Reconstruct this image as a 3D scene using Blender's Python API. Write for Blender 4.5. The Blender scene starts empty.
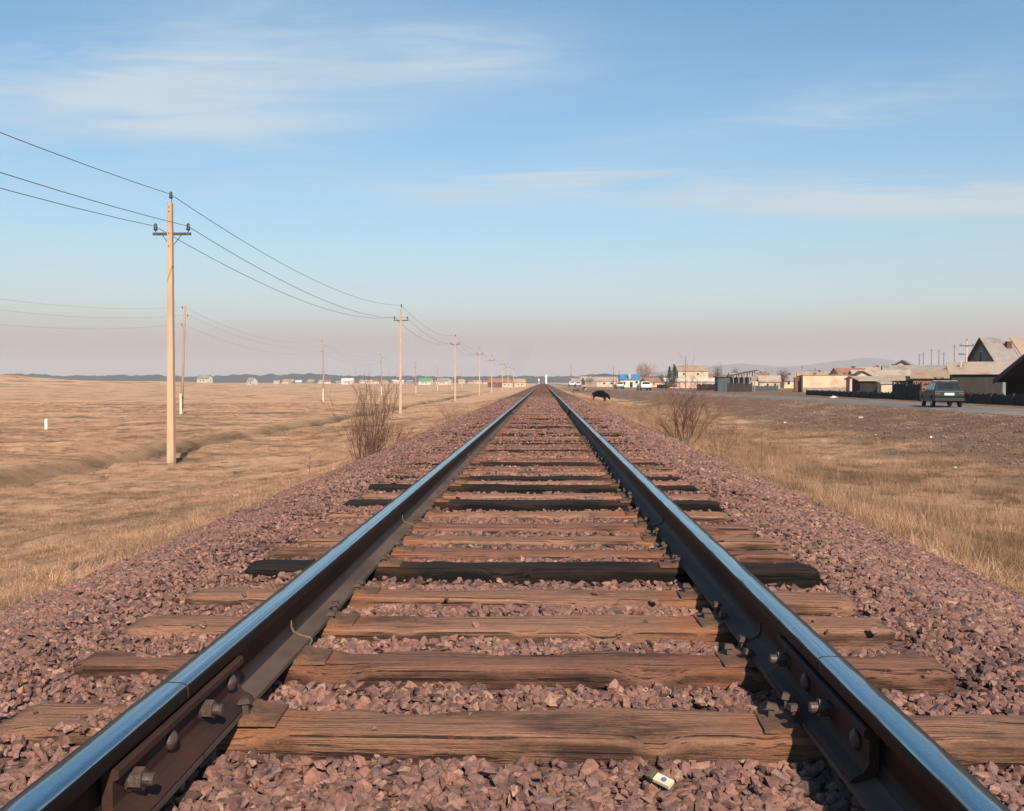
import bpy, bmesh, math, random
import numpy as np
from mathutils import Vector, Matrix, Euler, noise as mnoise

R = math.radians
rng = np.random.default_rng(7)
random.seed(7)
sc = bpy.context.scene
COL = sc.collection

# ------------------------------------------------------------------ camera
CAMX, CAMH, FPX = 0.063, 0.697, 1000.0          # rail head top is z = 0
cam_d = bpy.data.cameras.new('camera')
cam = bpy.data.objects.new('camera', cam_d)
COL.objects.link(cam)
cam_d.sensor_fit = 'HORIZONTAL'
cam_d.sensor_width = 36.0
cam_d.lens = FPX / 1024 * 36.0
cam_d.clip_start = 0.05
cam_d.clip_end = 30000
YAW, PITCH = math.atan(31 / FPX), math.atan(23.5 / FPX)
cam.location = (CAMX, 0, CAMH)
cam.rotation_euler = (R(90) - PITCH, 0, YAW)
sc.camera = cam

# ------------------------------------------------------------------ sky and sun
SUN_DIR = Vector((0.36, -1.40, 1.0)).normalized()      # towards the sun: behind the camera, a little right
SUN_EL = math.asin(SUN_DIR.z)
SUN_AZ = math.atan2(SUN_DIR.x, SUN_DIR.y)              # clockwise from +Y
sun_d = bpy.data.lights.new('sun', 'SUN')
sun = bpy.data.objects.new('sun', sun_d)
COL.objects.link(sun)
sun_d.energy = 4.8
sun_d.angle = R(0.6)
sun_d.color = (1.0, 0.86, 0.70)
sun.rotation_euler = SUN_DIR.to_track_quat('Z', 'Y').to_euler()
sun.location = (20, -40, 60)

world = bpy.data.worlds.new('World')
sc.world = world
world.use_nodes = True
nt = world.node_tree
nt.nodes.clear()
W = nt.nodes.new
wl = nt.links.new


def wmath(op, a, b=None, clamp=False):
    n = W('ShaderNodeMath'); n.operation = op; n.use_clamp = clamp
    for i, v in enumerate((a, b)):
        if v is None:
            continue
        if isinstance(v, (int, float)):
            n.inputs[i].default_value = v
        else:
            wl(v, n.inputs[i])
    return n.outputs[0]


def wmix(fac, a, b):
    n = W('ShaderNodeMix'); n.data_type = 'RGBA'
    for sock, v in ((n.inputs[0], fac), (n.inputs[6], a), (n.inputs[7], b)):
        if isinstance(v, (int, float)):
            sock.default_value = v
        elif isinstance(v, tuple):
            sock.default_value = (*v, 1)
        else:
            wl(v, sock)
    return n.outputs[2]


SKY_STRENGTH = 0.075
sky = W('ShaderNodeTexSky')
sky.sky_type = 'NISHITA'
sky.sun_disc = False
sky.sun_elevation = SUN_EL
sky.sun_rotation = SUN_AZ
sky.air_density = 1.0
sky.dust_density = 0.6
sky.ozone_density = 1.2
bg = W('ShaderNodeBackground'); bg.inputs[1].default_value = SKY_STRENGTH
wo = W('ShaderNodeOutputWorld')
tc = W('ShaderNodeTexCoord')
sep = W('ShaderNodeSeparateXYZ'); wl(tc.outputs['Generated'], sep.inputs[0])
dx, dy, dz = sep.outputs
zc = wmath('MAXIMUM', dz, 0.02)
# thin cirrus: noise on a plane high above the place
comb = W('ShaderNodeCombineXYZ')
wl(wmath('DIVIDE', dx, zc), comb.inputs[0]); wl(wmath('DIVIDE', dy, zc), comb.inputs[1])
mp = W('ShaderNodeMapping'); wl(comb.outputs[0], mp.inputs[0])
mp.inputs['Rotation'].default_value = (0, 0, R(-12))
mp.inputs['Scale'].default_value = (0.55, 0.85, 1)
mp.inputs['Location'].default_value = (1.4, 0.4, 0)
n1 = W('ShaderNodeTexNoise'); n1.inputs['Scale'].default_value = 0.9; n1.inputs['Detail'].default_value = 7
n1.inputs['Roughness'].default_value = 0.5; n1.inputs['Distortion'].default_value = 0.6
wl(mp.outputs[0], n1.inputs[0])
mp2 = W('ShaderNodeMapping'); wl(comb.outputs[0], mp2.inputs[0])
mp2.inputs['Rotation'].default_value = (0, 0, R(-38))
mp2.inputs['Scale'].default_value = (0.75, 2.3, 1)
n2 = W('ShaderNodeTexNoise'); n2.inputs['Scale'].default_value = 1.6; n2.inputs['Detail'].default_value = 7
n2.inputs['Roughness'].default_value = 0.62; n2.inputs['Distortion'].default_value = 1.1
wl(mp2.outputs[0], n2.inputs[0])
cl = wmath('ADD', wmath('MULTIPLY', n1.outputs[0], 0.68), wmath('MULTIPLY', n2.outputs[0], 0.32))
mr = W('ShaderNodeMapRange'); wl(cl, mr.inputs[0])
mr.inputs[1].default_value = 0.46; mr.inputs[2].default_value = 0.70
mr.interpolation_type = 'SMOOTHSTEP'


def wisp(cx_, cz_, wx, wz, tilt, amp):
    """a soft streak of cirrus at one direction of the sky (azimuth tangent, elevation tangent)"""
    ax = wmath('DIVIDE', dx, wmath('MAXIMUM', dy, 0.05)); ez = wmath('DIVIDE', dz, wmath('MAXIMUM', dy, 0.05))
    u = wmath('SUBTRACT', ax, cx_); v = wmath('SUBTRACT', wmath('SUBTRACT', ez, cz_), wmath('MULTIPLY', u, tilt))
    q = wmath('ADD', wmath('POWER', wmath('ABSOLUTE', wmath('DIVIDE', u, wx)), 2.0), wmath('POWER', wmath('ABSOLUTE', wmath('DIVIDE', v, wz)), 2.0))
    e = wmath('POWER', 2.718, wmath('MULTIPLY', q, -1.0))
    fr = wmath('GREATER_THAN', dy, 0.05)
    return wmath('MULTIPLY', wmath('MULTIPLY', e, amp), fr)


st = W('ShaderNodeMapRange'); wl(cl, st.inputs[0])
st.inputs[1].default_value = 0.40; st.inputs[2].default_value = 0.62
ws = wisp(-0.42, 0.315, 0.24, 0.055, 0.10, 1.0)
for a in ((-0.08, 0.325, 0.12, 0.026, 0.06, 0.75), (-0.33, 0.255, 0.18, 0.03, 0.05, 0.5), (0.32, 0.186, 0.28, 0.019, -0.02, 1.7), (0.03, 0.218, 0.12, 0.019, 0.10, 1.2), (0.22, 0.245, 0.2, 0.022, 0.18, 0.7), (0.40, 0.30, 0.14, 0.03, 0.2, 0.35), (-0.25, 0.19, 0.2, 0.02, 0.0, 0.3)):
    ws = wmath('ADD', ws, wisp(*a))
ws = wmath('MULTIPLY', ws, wmath('ADD', wmath('MULTIPLY', st.outputs[0], 1.15), 0.12))
cfac = wmath('ADD', wmath('MULTIPLY', mr.outputs[0], 0.16), ws, True)
skc = W('ShaderNodeMix'); skc.data_type = 'RGBA'; skc.blend_type = 'MULTIPLY'; skc.inputs[0].default_value = 1
wl(sky.outputs[0], skc.inputs[6]); skc.inputs[7].default_value = (0.64, 1.02, 1.12, 1)
clouded = wmix(wmath('MULTIPLY', cfac, 0.8), skc.outputs[2], (5.1, 5.95, 6.5))
# smoky air lying on the horizon all round
rampf = wmath('MULTIPLY', wmath('POWER', 2.718, wmath('DIVIDE', wmath('MAXIMUM', wmath('SUBTRACT', dz, 0.045), 0.0), -0.10)), 0.96)
hz_up = W('ShaderNodeMapRange'); hz_up.interpolation_type = 'SMOOTHSTEP'; wl(dz, hz_up.inputs[0]); hz_up.inputs[1].default_value = 0.02; hz_up.inputs[2].default_value = 0.085
smog = wmix(rampf, clouded, wmix(hz_up.outputs[0], (4.05, 3.08, 2.72), (5.2, 4.75, 4.40)))
wl(smog, bg.inputs[0]); wl(bg.outputs[0], wo.inputs[0])

vs = sc.view_settings
vs.view_transform = 'Standard'; vs.look = 'None'; vs.exposure = 0.75; vs.gamma = 1.0
sc.cycles.use_denoising = True
sc.cycles.max_bounces = 5; sc.cycles.diffuse_bounces = 2; sc.cycles.glossy_bounces = 3
sc.cycles.transmission_bounces = 3; sc.cycles.volume_bounces = 0; sc.cycles.transparent_max_bounces = 6
sc.cycles.use_adaptive_sampling = True; sc.cycles.adaptive_threshold = 0.012

# ------------------------------------------------------------------ helpers
def tag(o, label=None, cat=None, group=None, kind=None):
    if label: o['label'] = label
    if cat: o['category'] = cat
    if group: o['group'] = group
    if kind: o['kind'] = kind
    return o


def empty(name, loc=(0, 0, 0), rz=0.0, label=None, cat=None, group=None):
    o = bpy.data.objects.new(name, None)
    COL.objects.link(o)
    o.location = loc; o.rotation_euler = (0, 0, rz); o.empty_display_size = 0.3
    return tag(o, label, cat, group)


class MB:
    """collects polygons; build() links them as one mesh object"""
    def __init__(s): s.v, s.f, s.m = [], [], []

    def add(s, vs_, fs, mi=0):
        b = len(s.v); s.v.extend([tuple(p) for p in vs_])
        for f in fs: s.f.append([b + i for i in f]); s.m.append(mi)
        return s

    def box(s, c, d, rot=None, mi=0, taper=(1, 1)):
        hx, hy, hz = d[0] / 2, d[1] / 2, d[2] / 2
        P = []
        for z in (-1, 1):
            tx, ty = (taper if z > 0 else (1, 1))
            for x, y in ((-1, -1), (1, -1), (1, 1), (-1, 1)):
                P.append(Vector((x * hx * tx, y * hy * ty, z * hz)))
        if rot is not None:
            M = Euler(rot).to_matrix(); P = [M @ p for p in P]
        P = [p + Vector(c) for p in P]
        return s.add(P, [(3, 2, 1, 0), (4, 5, 6, 7), (0, 1, 5, 4), (1, 2, 6, 5), (2, 3, 7, 6), (3, 0, 4, 7)], mi)

    def tube(s, pts, radii, n=6, caps=True, mi=0):
        pts = [Vector(p) for p in pts]
        if isinstance(radii, (int, float)): radii = [radii] * len(pts)
        b = len(s.v); up = None
        for i, p in enumerate(pts):
            t = (pts[min(i + 1, len(pts) - 1)] - pts[max(i - 1, 0)]).normalized()
            if up is None:
                up = t.orthogonal().normalized()
            up = (up - t * up.dot(t)); up = up.normalized() if up.length > 1e-6 else t.orthogonal().normalized()
            w = t.cross(up)
            for k in range(n):
                a = 2 * math.pi * k / n
                s.v.append(tuple(p + (up * math.cos(a) + w * math.sin(a)) * radii[i]))
        for i in range(len(pts) - 1):
            for k in range(n):
                k2 = (k + 1) % n
                s.f.append([b + i * n + k, b + i * n + k2, b + (i + 1) * n + k2, b + (i + 1) * n + k]); s.m.append(mi)
        if caps:
            s.f.append([b + k for k in range(n)][::-1]); s.m.append(mi)
            e = b + (len(pts) - 1) * n
            s.f.append([e + k for k in range(n)]); s.m.append(mi)
        return s

    def prism(s, poly, axis, a0, a1, mi=0):
        """polygon given in the two other axes, extruded from a0 to a1 along axis (0,1,2)"""
        def P(u, v, w):
            return {0: (w, u, v), 1: (u, w, v), 2: (u, v, w)}[axis]
        n = len(poly)
        vs_ = [P(u, v, a0) for u, v in poly] + [P(u, v, a1) for u, v in poly]
        fs = [list(range(n))[::-1], list(range(n, 2 * n))] + [(i, (i + 1) % n, n + (i + 1) % n, n + i) for i in range(n)]
        return s.add(vs_, fs, mi)

    def build(s, name, mats, parent=None, loc=None, rot=None, smooth=False, bevel=0.0):
        me = bpy.data.meshes.new(name)
        me.from_pydata(s.v, [], s.f)
        bm = bmesh.new(); bm.from_mesh(me)
        bmesh.ops.recalc_face_normals(bm, faces=bm.faces)
        bm.to_mesh(me); bm.free()
        for m in (mats if isinstance(mats, (list, tuple)) else [mats]): me.materials.append(m)
        me.polygons.foreach_set('material_index', s.m)
        if smooth: me.polygons.foreach_set('use_smooth', [True] * len(me.polygons))
        o = bpy.data.objects.new(name, me); COL.objects.link(o)
        if parent: o.parent = parent
        if loc is not None: o.location = loc
        if rot is not None: o.rotation_euler = rot
        if bevel:
            b = o.modifiers.new('bevel', 'BEVEL'); b.width = bevel; b.segments = 2; b.limit_method = 'ANGLE'
        return o


def copy_tree(o, parent=None):
    c = o.copy(); COL.objects.link(c); c.parent = parent
    for ch in o.children: copy_tree(ch, c)
    return c


def ratio(px):                       # column of the photograph -> x / distance
    return math.tan(math.atan((px - 512) / FPX) - YAW)


def X(px, D): return CAMX + ratio(px) * D
def Z(py, D): return CAMH - (py - 382) / FPX * D


# ---- procedural materials
def mat(name, c1, c2=None, scale=5.0, rough=0.85, bump=0.0, bscale=None, stretch=(1, 1, 1), metal=0.0, coords='Object',
        detail=6, lo=0.35, hi=0.65, c3=None, s3=1.0, rand=0.0, spec=0.3, bdist=0.01):
    m = bpy.data.materials.new(name); m.use_nodes = True
    t = m.node_tree; N = t.nodes; L = t.links.new
    p = N['Principled BSDF']
    p.inputs['Roughness'].default_value = rough; p.inputs['Metallic'].default_value = metal
    p.inputs['Specular IOR Level'].default_value = spec
    tcn = N.new('ShaderNodeTexCoord'); mpn = N.new('ShaderNodeMapping')
    L(tcn.outputs[coords], mpn.inputs[0]); mpn.inputs['Scale'].default_value = stretch
    c2 = c2 or tuple(v * 0.7 for v in c1)
    nz = N.new('ShaderNodeTexNoise'); nz.inputs['Scale'].default_value = scale; nz.inputs['Detail'].default_value = detail
    nz.inputs['Roughness'].default_value = 0.6
    L(mpn.outputs[0], nz.inputs[0])
    mrn = N.new('ShaderNodeMapRange'); L(nz.outputs[0], mrn.inputs[0]); mrn.inputs[1].default_value = lo; mrn.inputs[2].default_value = hi
    mx = N.new('ShaderNodeMix'); mx.data_type = 'RGBA'; L(mrn.outputs[0], mx.inputs[0])
    mx.inputs[6].default_value = (*c1, 1); mx.inputs[7].default_value = (*c2, 1)
    out = mx.outputs[2]
    if c3:
        nz3 = N.new('ShaderNodeTexNoise'); nz3.inputs['Scale'].default_value = s3; nz3.inputs['Detail'].default_value = 4
        L(mpn.outputs[0], nz3.inputs[0])
        mr3 = N.new('ShaderNodeMapRange'); L(nz3.outputs[0], mr3.inputs[0]); mr3.inputs[1].default_value = 0.5; mr3.inputs[2].default_value = 0.68
        mx3 = N.new('ShaderNodeMix'); mx3.data_type = 'RGBA'; L(mr3.outputs[0], mx3.inputs[0]); L(out, mx3.inputs[6]); mx3.inputs[7].default_value = (*c3, 1)
        out = mx3.outputs[2]
    if rand:
        oi = N.new('ShaderNodeObjectInfo'); hs = N.new('ShaderNodeHueSaturation')
        mr4 = N.new('ShaderNodeMapRange'); L(oi.outputs['Random'], mr4.inputs[0]); mr4.inputs[3].default_value = 1 - rand; mr4.inputs[4].default_value = 1 + rand
        L(mr4.outputs[0], hs.inputs['Value']); L(out, hs.inputs['Color']); out = hs.outputs[0]
    L(out, p.inputs['Base Color'])
    if bump:
        nb = N.new('ShaderNodeTexNoise'); nb.inputs['Scale'].default_value = bscale or scale * 3; nb.inputs['Detail'].default_value = 6
        L(mpn.outputs[0], nb.inputs[0])
        bn = N.new('ShaderNodeBump'); bn.inputs['Strength'].default_value = bump; bn.inputs['Distance'].default_value = bdist
        L(nb.outputs[0], bn.inputs['Height']); L(bn.outputs[0], p.inputs['Normal'])
    return m


# ---- numpy value noise
def _hash(ix, iy, seed):
    h = (ix.astype(np.int64) * 374761393 + iy.astype(np.int64) * 668265263 + seed * 1442695041) & 0xFFFFFFFF
    h = ((h ^ (h >> 13)) * 1274126177) & 0xFFFFFFFF
    return ((h ^ (h >> 16)) & 0xFFFF) / 65535.0


def vn(x, y, seed=0):
    x = np.asarray(x, float); y = np.asarray(y, float)
    ix, iy = np.floor(x), np.floor(y); fx, fy = x - ix, y - iy
    fx = fx * fx * (3 - 2 * fx); fy = fy * fy * (3 - 2 * fy)
    a, b = _hash(ix, iy, seed), _hash(ix + 1, iy, seed); c, d = _hash(ix, iy + 1, seed), _hash(ix + 1, iy + 1, seed)
    return (a * (1 - fx) + b * fx) * (1 - fy) + (c * (1 - fx) + d * fx) * fy


def fbm(x, y, seed=0, oct=4):
    v = 0; a = 0.5
    for i in range(oct):
        v = v + a * (vn(x, y, seed + i) - 0.5); x = x * 2.03; y = y * 2.03; a *= 0.5
    return v


def sst(a, b, x):
    t = np.clip((x - a) / (b - a), 0, 1); return t * t * (3 - 2 * t)


# ------------------------------------------------------------------ terrain
def road_c(y):                                      # centre line of the asphalt road
    return np.interp(y, [-500, 85, 180, 250, 330, 700, 9000], [25.6, 25.6, 18.6, 13.6, 10.6, 9.8, 9.8])


ROAD_Z = -0.86
LX = [-17.8, -16.9, -16.1, -15.3, -14.6, -9.0, -6.0, -4.4, -3.3, -1.9, 0]
LZ = [-2.15, -2.62, -2.92, -2.62, -2.10, -1.98, -1.62, -1.20, -0.80, -0.55, -0.5]


def ground_z(x, y):
    x = np.asarray(x, float); y = np.asarray(y, float)
    wob = 1.1 * fbm(y / 13.0, y * 0 + 3.1, 11, 2) + 0.9 * fbm(y / 2.8, x / 3.0, 12, 3)
    zl = np.interp(x + wob * sst(-10, -15, x), LX, LZ)
    rc = road_c(y) - 3.7
    t = np.clip((x - 3.3) / (rc - 3.3), 0, 1)
    zr = np.interp(t, [0, 0.07, 0.17, 0.30, 0.45, 0.60, 0.72, 0.86, 0.97, 1], [-0.80, -1.15, -1.58, -1.80, -1.82, -1.66, -1.40, -1.10, -0.90, -0.90])
    zr = np.where(x < 3.3, np.interp(x, [0, 1.9, 3.3], [-0.5, -0.55, -0.80]), zr)
    z = np.where(x < 0, zl, zr)
    near = sst(600, 250, np.hypot(x, y))
    # hummocks
    gl = sst(-3.6, -6.0, x)
    hum = 0.30 * fbm(x / 3.2 + 0.35 * y / 3.2, y / 2.2, 21, 4) + 0.26 * fbm(x / 1.2, y / 0.8, 24, 3) + 0.22 * fbm(x / 9, y / 6, 31, 3)
    ridge = np.abs(fbm(x / 4.5, y / 3.0, 45, 3)) * -0.34
    z = z + gl * near * (hum + ridge)
    gr = sst(3.5, 5.5, x) * sst(rc + 0.2, rc - 3.0, x)
    z = z + gr * near * (0.22 * fbm(x / 2.4, y / 2.0, 61, 4))
    bank = sst(rc - 9, rc - 6, x) * sst(rc + 0.1, rc - 1.0, x)
    z = z + bank * near * 0.26 * fbm(x / 0.9, y / 0.9, 71, 4)
    out = sst(road_c(y) + 4.0, road_c(y) + 7, x)
    z = z + out * (0.15 * fbm(x / 5, y / 5, 81, 3) + 0.05)
    # a long low brown rise far out on the left
    z = z + 6.8 * np.exp(-((x + 272) / 38.0) ** 2 - ((y - 460) / 60.0) ** 2) * (1 + 0.25 * fbm(x / 18, y / 30, 5, 3))
    z = z + 2.8 * np.exp(-((x + 205) / 45.0) ** 2 - ((y - 520) / 60.0) ** 2)
    far = sst(250, 900, y)
    z = z + far * 1.2 * sst(-20, -60, x)
    return z


def gz(x, y): return float(ground_z(np.array([x]), np.array([y]))[0])


def spaced(lo, hi, step, k):
    pos = [0.0]
    while pos[-1] < max(hi, -lo): pos.append(pos[-1] + max(step, k * pos[-1]))
    return pos


def grid_mesh(name, xs, ys, zf, m, smooth=True):
    gx, gy = np.meshgrid(np.array(xs), np.array(ys)); gzz = zf(gx, gy)
    nx, ny = len(xs), len(ys)
    V = np.stack([gx, gy, gzz], -1).reshape(-1, 3)
    i = np.arange(nx * ny).reshape(ny, nx)
    F = np.stack([i[:-1, :-1], i[:-1, 1:], i[1:, 1:], i[1:, :-1]], -1).reshape(-1, 4)
    me = np_mesh(name, V, F, smooth); me.materials.append(m)
    o = bpy.data.objects.new(name, me); COL.objects.link(o)
    return o


def np_mesh(name, V, F, smooth=False):
    me = bpy.data.meshes.new(name)
    k = F.shape[1]
    me.vertices.add(len(V)); me.vertices.foreach_set('co', np.ascontiguousarray(V, dtype=np.float32).ravel())
    me.loops.add(F.size); me.loops.foreach_set('vertex_index', np.ascontiguousarray(F, dtype=np.int32).ravel())
    me.polygons.add(len(F)); me.polygons.foreach_set('loop_start', np.arange(0, F.size, k, dtype=np.int32))
    me.polygons.foreach_set('use_smooth', np.full(len(F), smooth, dtype=bool))
    me.update(calc_edges=True); me.validate()
    return me


# ground material: dry sod, dark matted patches, bare brown soil along the road bank
def ground_material():
    m = bpy.data.materials.new('dry_field'); m.use_nodes = True
    t = m.node_tree; N = t.nodes; L = t.links.new; p = N['Principled BSDF']
    p.inputs['Roughness'].default_value = 0.95; p.inputs['Specular IOR Level'].default_value = 0.1
    tcn = N.new('ShaderNodeTexCoord')

    def nz(scale, stretch, detail=6, rough=0.6):
        mpn = N.new('ShaderNodeMapping'); mpn.inputs['Scale'].default_value = stretch; L(tcn.outputs['Object'], mpn.inputs[0])
        n = N.new('ShaderNodeTexNoise'); n.inputs['Scale'].default_value = scale; n.inputs['Detail'].default_value = detail; n.inputs['Roughness'].default_value = rough
        L(mpn.outputs[0], n.inputs[0]); return n.outputs[0]

    def rng_(v, a, b):
        r = N.new('ShaderNodeMapRange'); L(v, r.inputs[0]); r.inputs[1].default_value = a; r.inputs[2].default_value = b; return r.outputs[0]

    def mixc(f, a, b):
        x = N.new('ShaderNodeMix'); x.data_type = 'RGBA'; L(f, x.inputs[0])
        for k, v in ((6, a), (7, b)):
            if isinstance(v, tuple): x.inputs[k].default_value = (*v, 1)
            else: L(v, x.inputs[k])
        return x.outputs[2]
    base = mixc(rng_(nz(0.9, (1, 0.6, 1), 8), 0.32, 0.68), (0.56, 0.330, 0.200), (0.385, 0.217, 0.125))
    base = mixc(rng_(nz(14, (1, 1, 1), 6, 0.7), 0.35, 0.7), base, (0.50, 0.32, 0.20))
    base = mixc(rng_(nz(3.2, (0.5, 1.3, 1), 8, 0.72), 0.55, 0.68), base, (0.215, 0.132, 0.076))
    base = mixc(rng_(nz(0.22, (0.5, 1, 1), 7), 0.52, 0.70), base, (0.165, 0.105, 0.058))
    dm = N.new('ShaderNodeAttribute'); dm.attribute_name = 'dark_sod'
    base = mixc(dm.outputs['Fac'], base, (0.105, 0.070, 0.042))
    at = N.new('ShaderNodeAttribute'); at.attribute_name = 'soil'
    soil = mixc(rng_(nz(2.5, (1, 1, 1), 8), 0.35, 0.65), (0.205, 0.120, 0.080), (0.120, 0.072, 0.049))
    soil = mixc(rng_(nz(0.8, (1, 0.5, 1), 6), 0.48, 0.7), soil, (0.25, 0.165, 0.100))
    base = mixc(at.outputs['Fac'], base, soil)
    L(base, p.inputs['Base Color'])
    nb = nz(11, (1, 1, 1), 8, 0.7); bn = N.new('ShaderNodeBump'); bn.inputs['Strength'].default_value = 1.0; bn.inputs['Distance'].default_value = 0.09
    L(nb, bn.inputs['Height']); L(bn.outputs[0], p.inputs['Normal'])
    return m


M = {}
M['ground'] = ground_material()
half = spaced(-6000, 6000, 0.18, 0.022)
xs = sorted(set([-v for v in half] + half))
ys = [-v for v in spaced(-300, 300, 1.0, 0.2)][:0:-1] + spaced(0, 7000, 0.2, 0.0125)
ground = grid_mesh('ground', xs, ys, ground_z, M['ground'])
tag(ground, kind='structure')
gx, gy = np.meshgrid(np.array(xs), np.array(ys)); gx = gx.ravel(); gy = gy.ravel()


def soil_mask(x, y):
    rc = road_c(y) - 3.7
    t = (x - 3.3) / np.maximum(rc - 3.3, 0.5)
    s = sst(0.43, 0.60, t + 0.35 * fbm(x / 2.0, y / 3.5, 91, 4)) * sst(95, 40, x) * sst(420, 200, y)
    return s


at = ground.data.attributes.new('soil', 'FLOAT', 'POINT'); at.data.foreach_set('value', soil_mask(gx, gy).astype(np.float32))

dark_mask = sst(-18.5, -17.0, gx) * sst(-14.8, -15.5, gx) * sst(420, 150, gy) * np.clip(0.86 + 1.8 * fbm(gx / 2, gy / 5, 14, 4), 0, 1)  # darker brown along the ditch, blotches elsewhere in the field
dark_mask = np.maximum(dark_mask, 0.45 * sst(0.02, 0.16, fbm(gx / 1.6, gy / 1.6, 43, 4)) * sst(3.6, 4.5, gx) * sst(20, 12, gx) * sst(140, 70, gy))
dark_mask = np.maximum(dark_mask, 0.8 * sst(0.10, 0.24, fbm(gx / 7 + 0.2 * gy / 7, gy / 2.4, 41, 4)) * sst(-17, -22, gx))
at = ground.data.attributes.new('dark_sod', 'FLOAT', 'POINT'); at.data.foreach_set('value', dark_mask.astype(np.float32))
# ------------------------------------------------------------------ road
M['asphalt'] = mat('asphalt', (0.155, 0.135, 0.122), (0.115, 0.10, 0.092), 1.2, 0.9, 0.4, 60, stretch=(1, 0.25, 1), c3=(0.21, 0.175, 0.145), s3=0.7)
ry = np.array([-40] + list(np.arange(-30, 120, 3)) + list(np.arange(120, 420, 8)) + [450, 520, 600, 750, 900.])
rt = np.linspace(-1, 1, 9)
RV = []
for y in ry:
    for t in rt:
        wv = 0.22 * fbm(y / 2.5, t * 7, 3, 3) if abs(t) == 1 else 0
        RV.append((road_c(y) + t * 3.25 + float(wv), y, ROAD_Z + 0.045 * (1 - t * t) + (0 if abs(t) < 1 else -0.10)))
i = np.arange(len(ry) * 9).reshape(len(ry), 9)
RF = np.stack([i[:-1, :-1], i[:-1, 1:], i[1:, 1:], i[1:, :-1]], -1).reshape(-1, 4)
rme = np_mesh('road', np.array(RV), RF, True); rme.materials.append(M['asphalt'])
road = bpy.data.objects.new('road', rme); COL.objects.link(road); tag(road, kind='structure')

# ------------------------------------------------------------------ sleepers: where they lie
SL_Y = [1.78, 2.62, 3.20, 3.70, 4.19, 4.80, 5.27, 5.70, 6.19, 6.78, 7.36, 7.9, 8.48, 8.95, 9.42]
while SL_Y[-1] < 44: SL_Y.append(SL_Y[-1] + 0.55 + random.uniform(-0.06, 0.06))
SL_W = 0.235
SL_TOP = -0.196
sl_mid = np.array(SL_Y)
sl_rot = [random.uniform(-0.016, 0.016) for _ in SL_Y]
sl_dx = [random.uniform(-0.05, 0.05) for _ in SL_Y]
for k, v in {1: 0.02, 2: -0.05, 3: -0.07, 5: 0.0, 10: -0.02}.items(): sl_dx[k] = v


DARK = {5, 10, 12, 14, 17, 21, 24, 25, 28, 29, 33, 34, 37, 41, 42, 47, 52, 58}
DARK_NEAR = [SL_Y[k] for k in sorted(DARK) if SL_Y[k] < 26]


def ballast_z(x, y):
    x = np.asarray(x, float); y = np.asarray(y, float)
    crib = np.interp(y, [2, 2.9, 3.4, 4.0, 5.5, 9.5], [-0.262, -0.254, -0.238, -0.226, -0.226, -0.214])
    for dk in DARK_NEAR:
        crib = crib - 0.035 * np.exp(-((y - (dk - 0.22)) / 0.11) ** 2)
    left = -0.224 + 0.010 * sst(5, 9, y)
    right = -0.262 + 0.035 * sst(5, 9, y)
    z = np.where(np.abs(x) < 0.62, crib, np.where(x < 0, left, right))
    w = sst(0.55, 0.95, np.abs(x)); z = crib * (1 - w) + np.where(x < 0, left, right) * w
    ax = np.abs(x)
    edge = 1.72 + 0.1 * fbm(y / 2, x * 0 + np.sign(x), 7, 2)
    z = z - 0.30 * np.clip(ax - edge, 0, None) - 0.06 * np.clip(ax - 2.6, 0, None)
    z = z + 0.045 * fbm(x / 0.35, y / 0.35, 17, 3) * sst(0.3, 1.2, ax) + 0.018 * fbm(x / 0.2, y / 0.2, 19, 2)
    z = z - 0.5 * np.clip(ax - 3.35 - 0.35 * fbm(y / 1.3, x * 0 + 5 * np.sign(x), 27, 3), 0, None)
    return z


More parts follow.
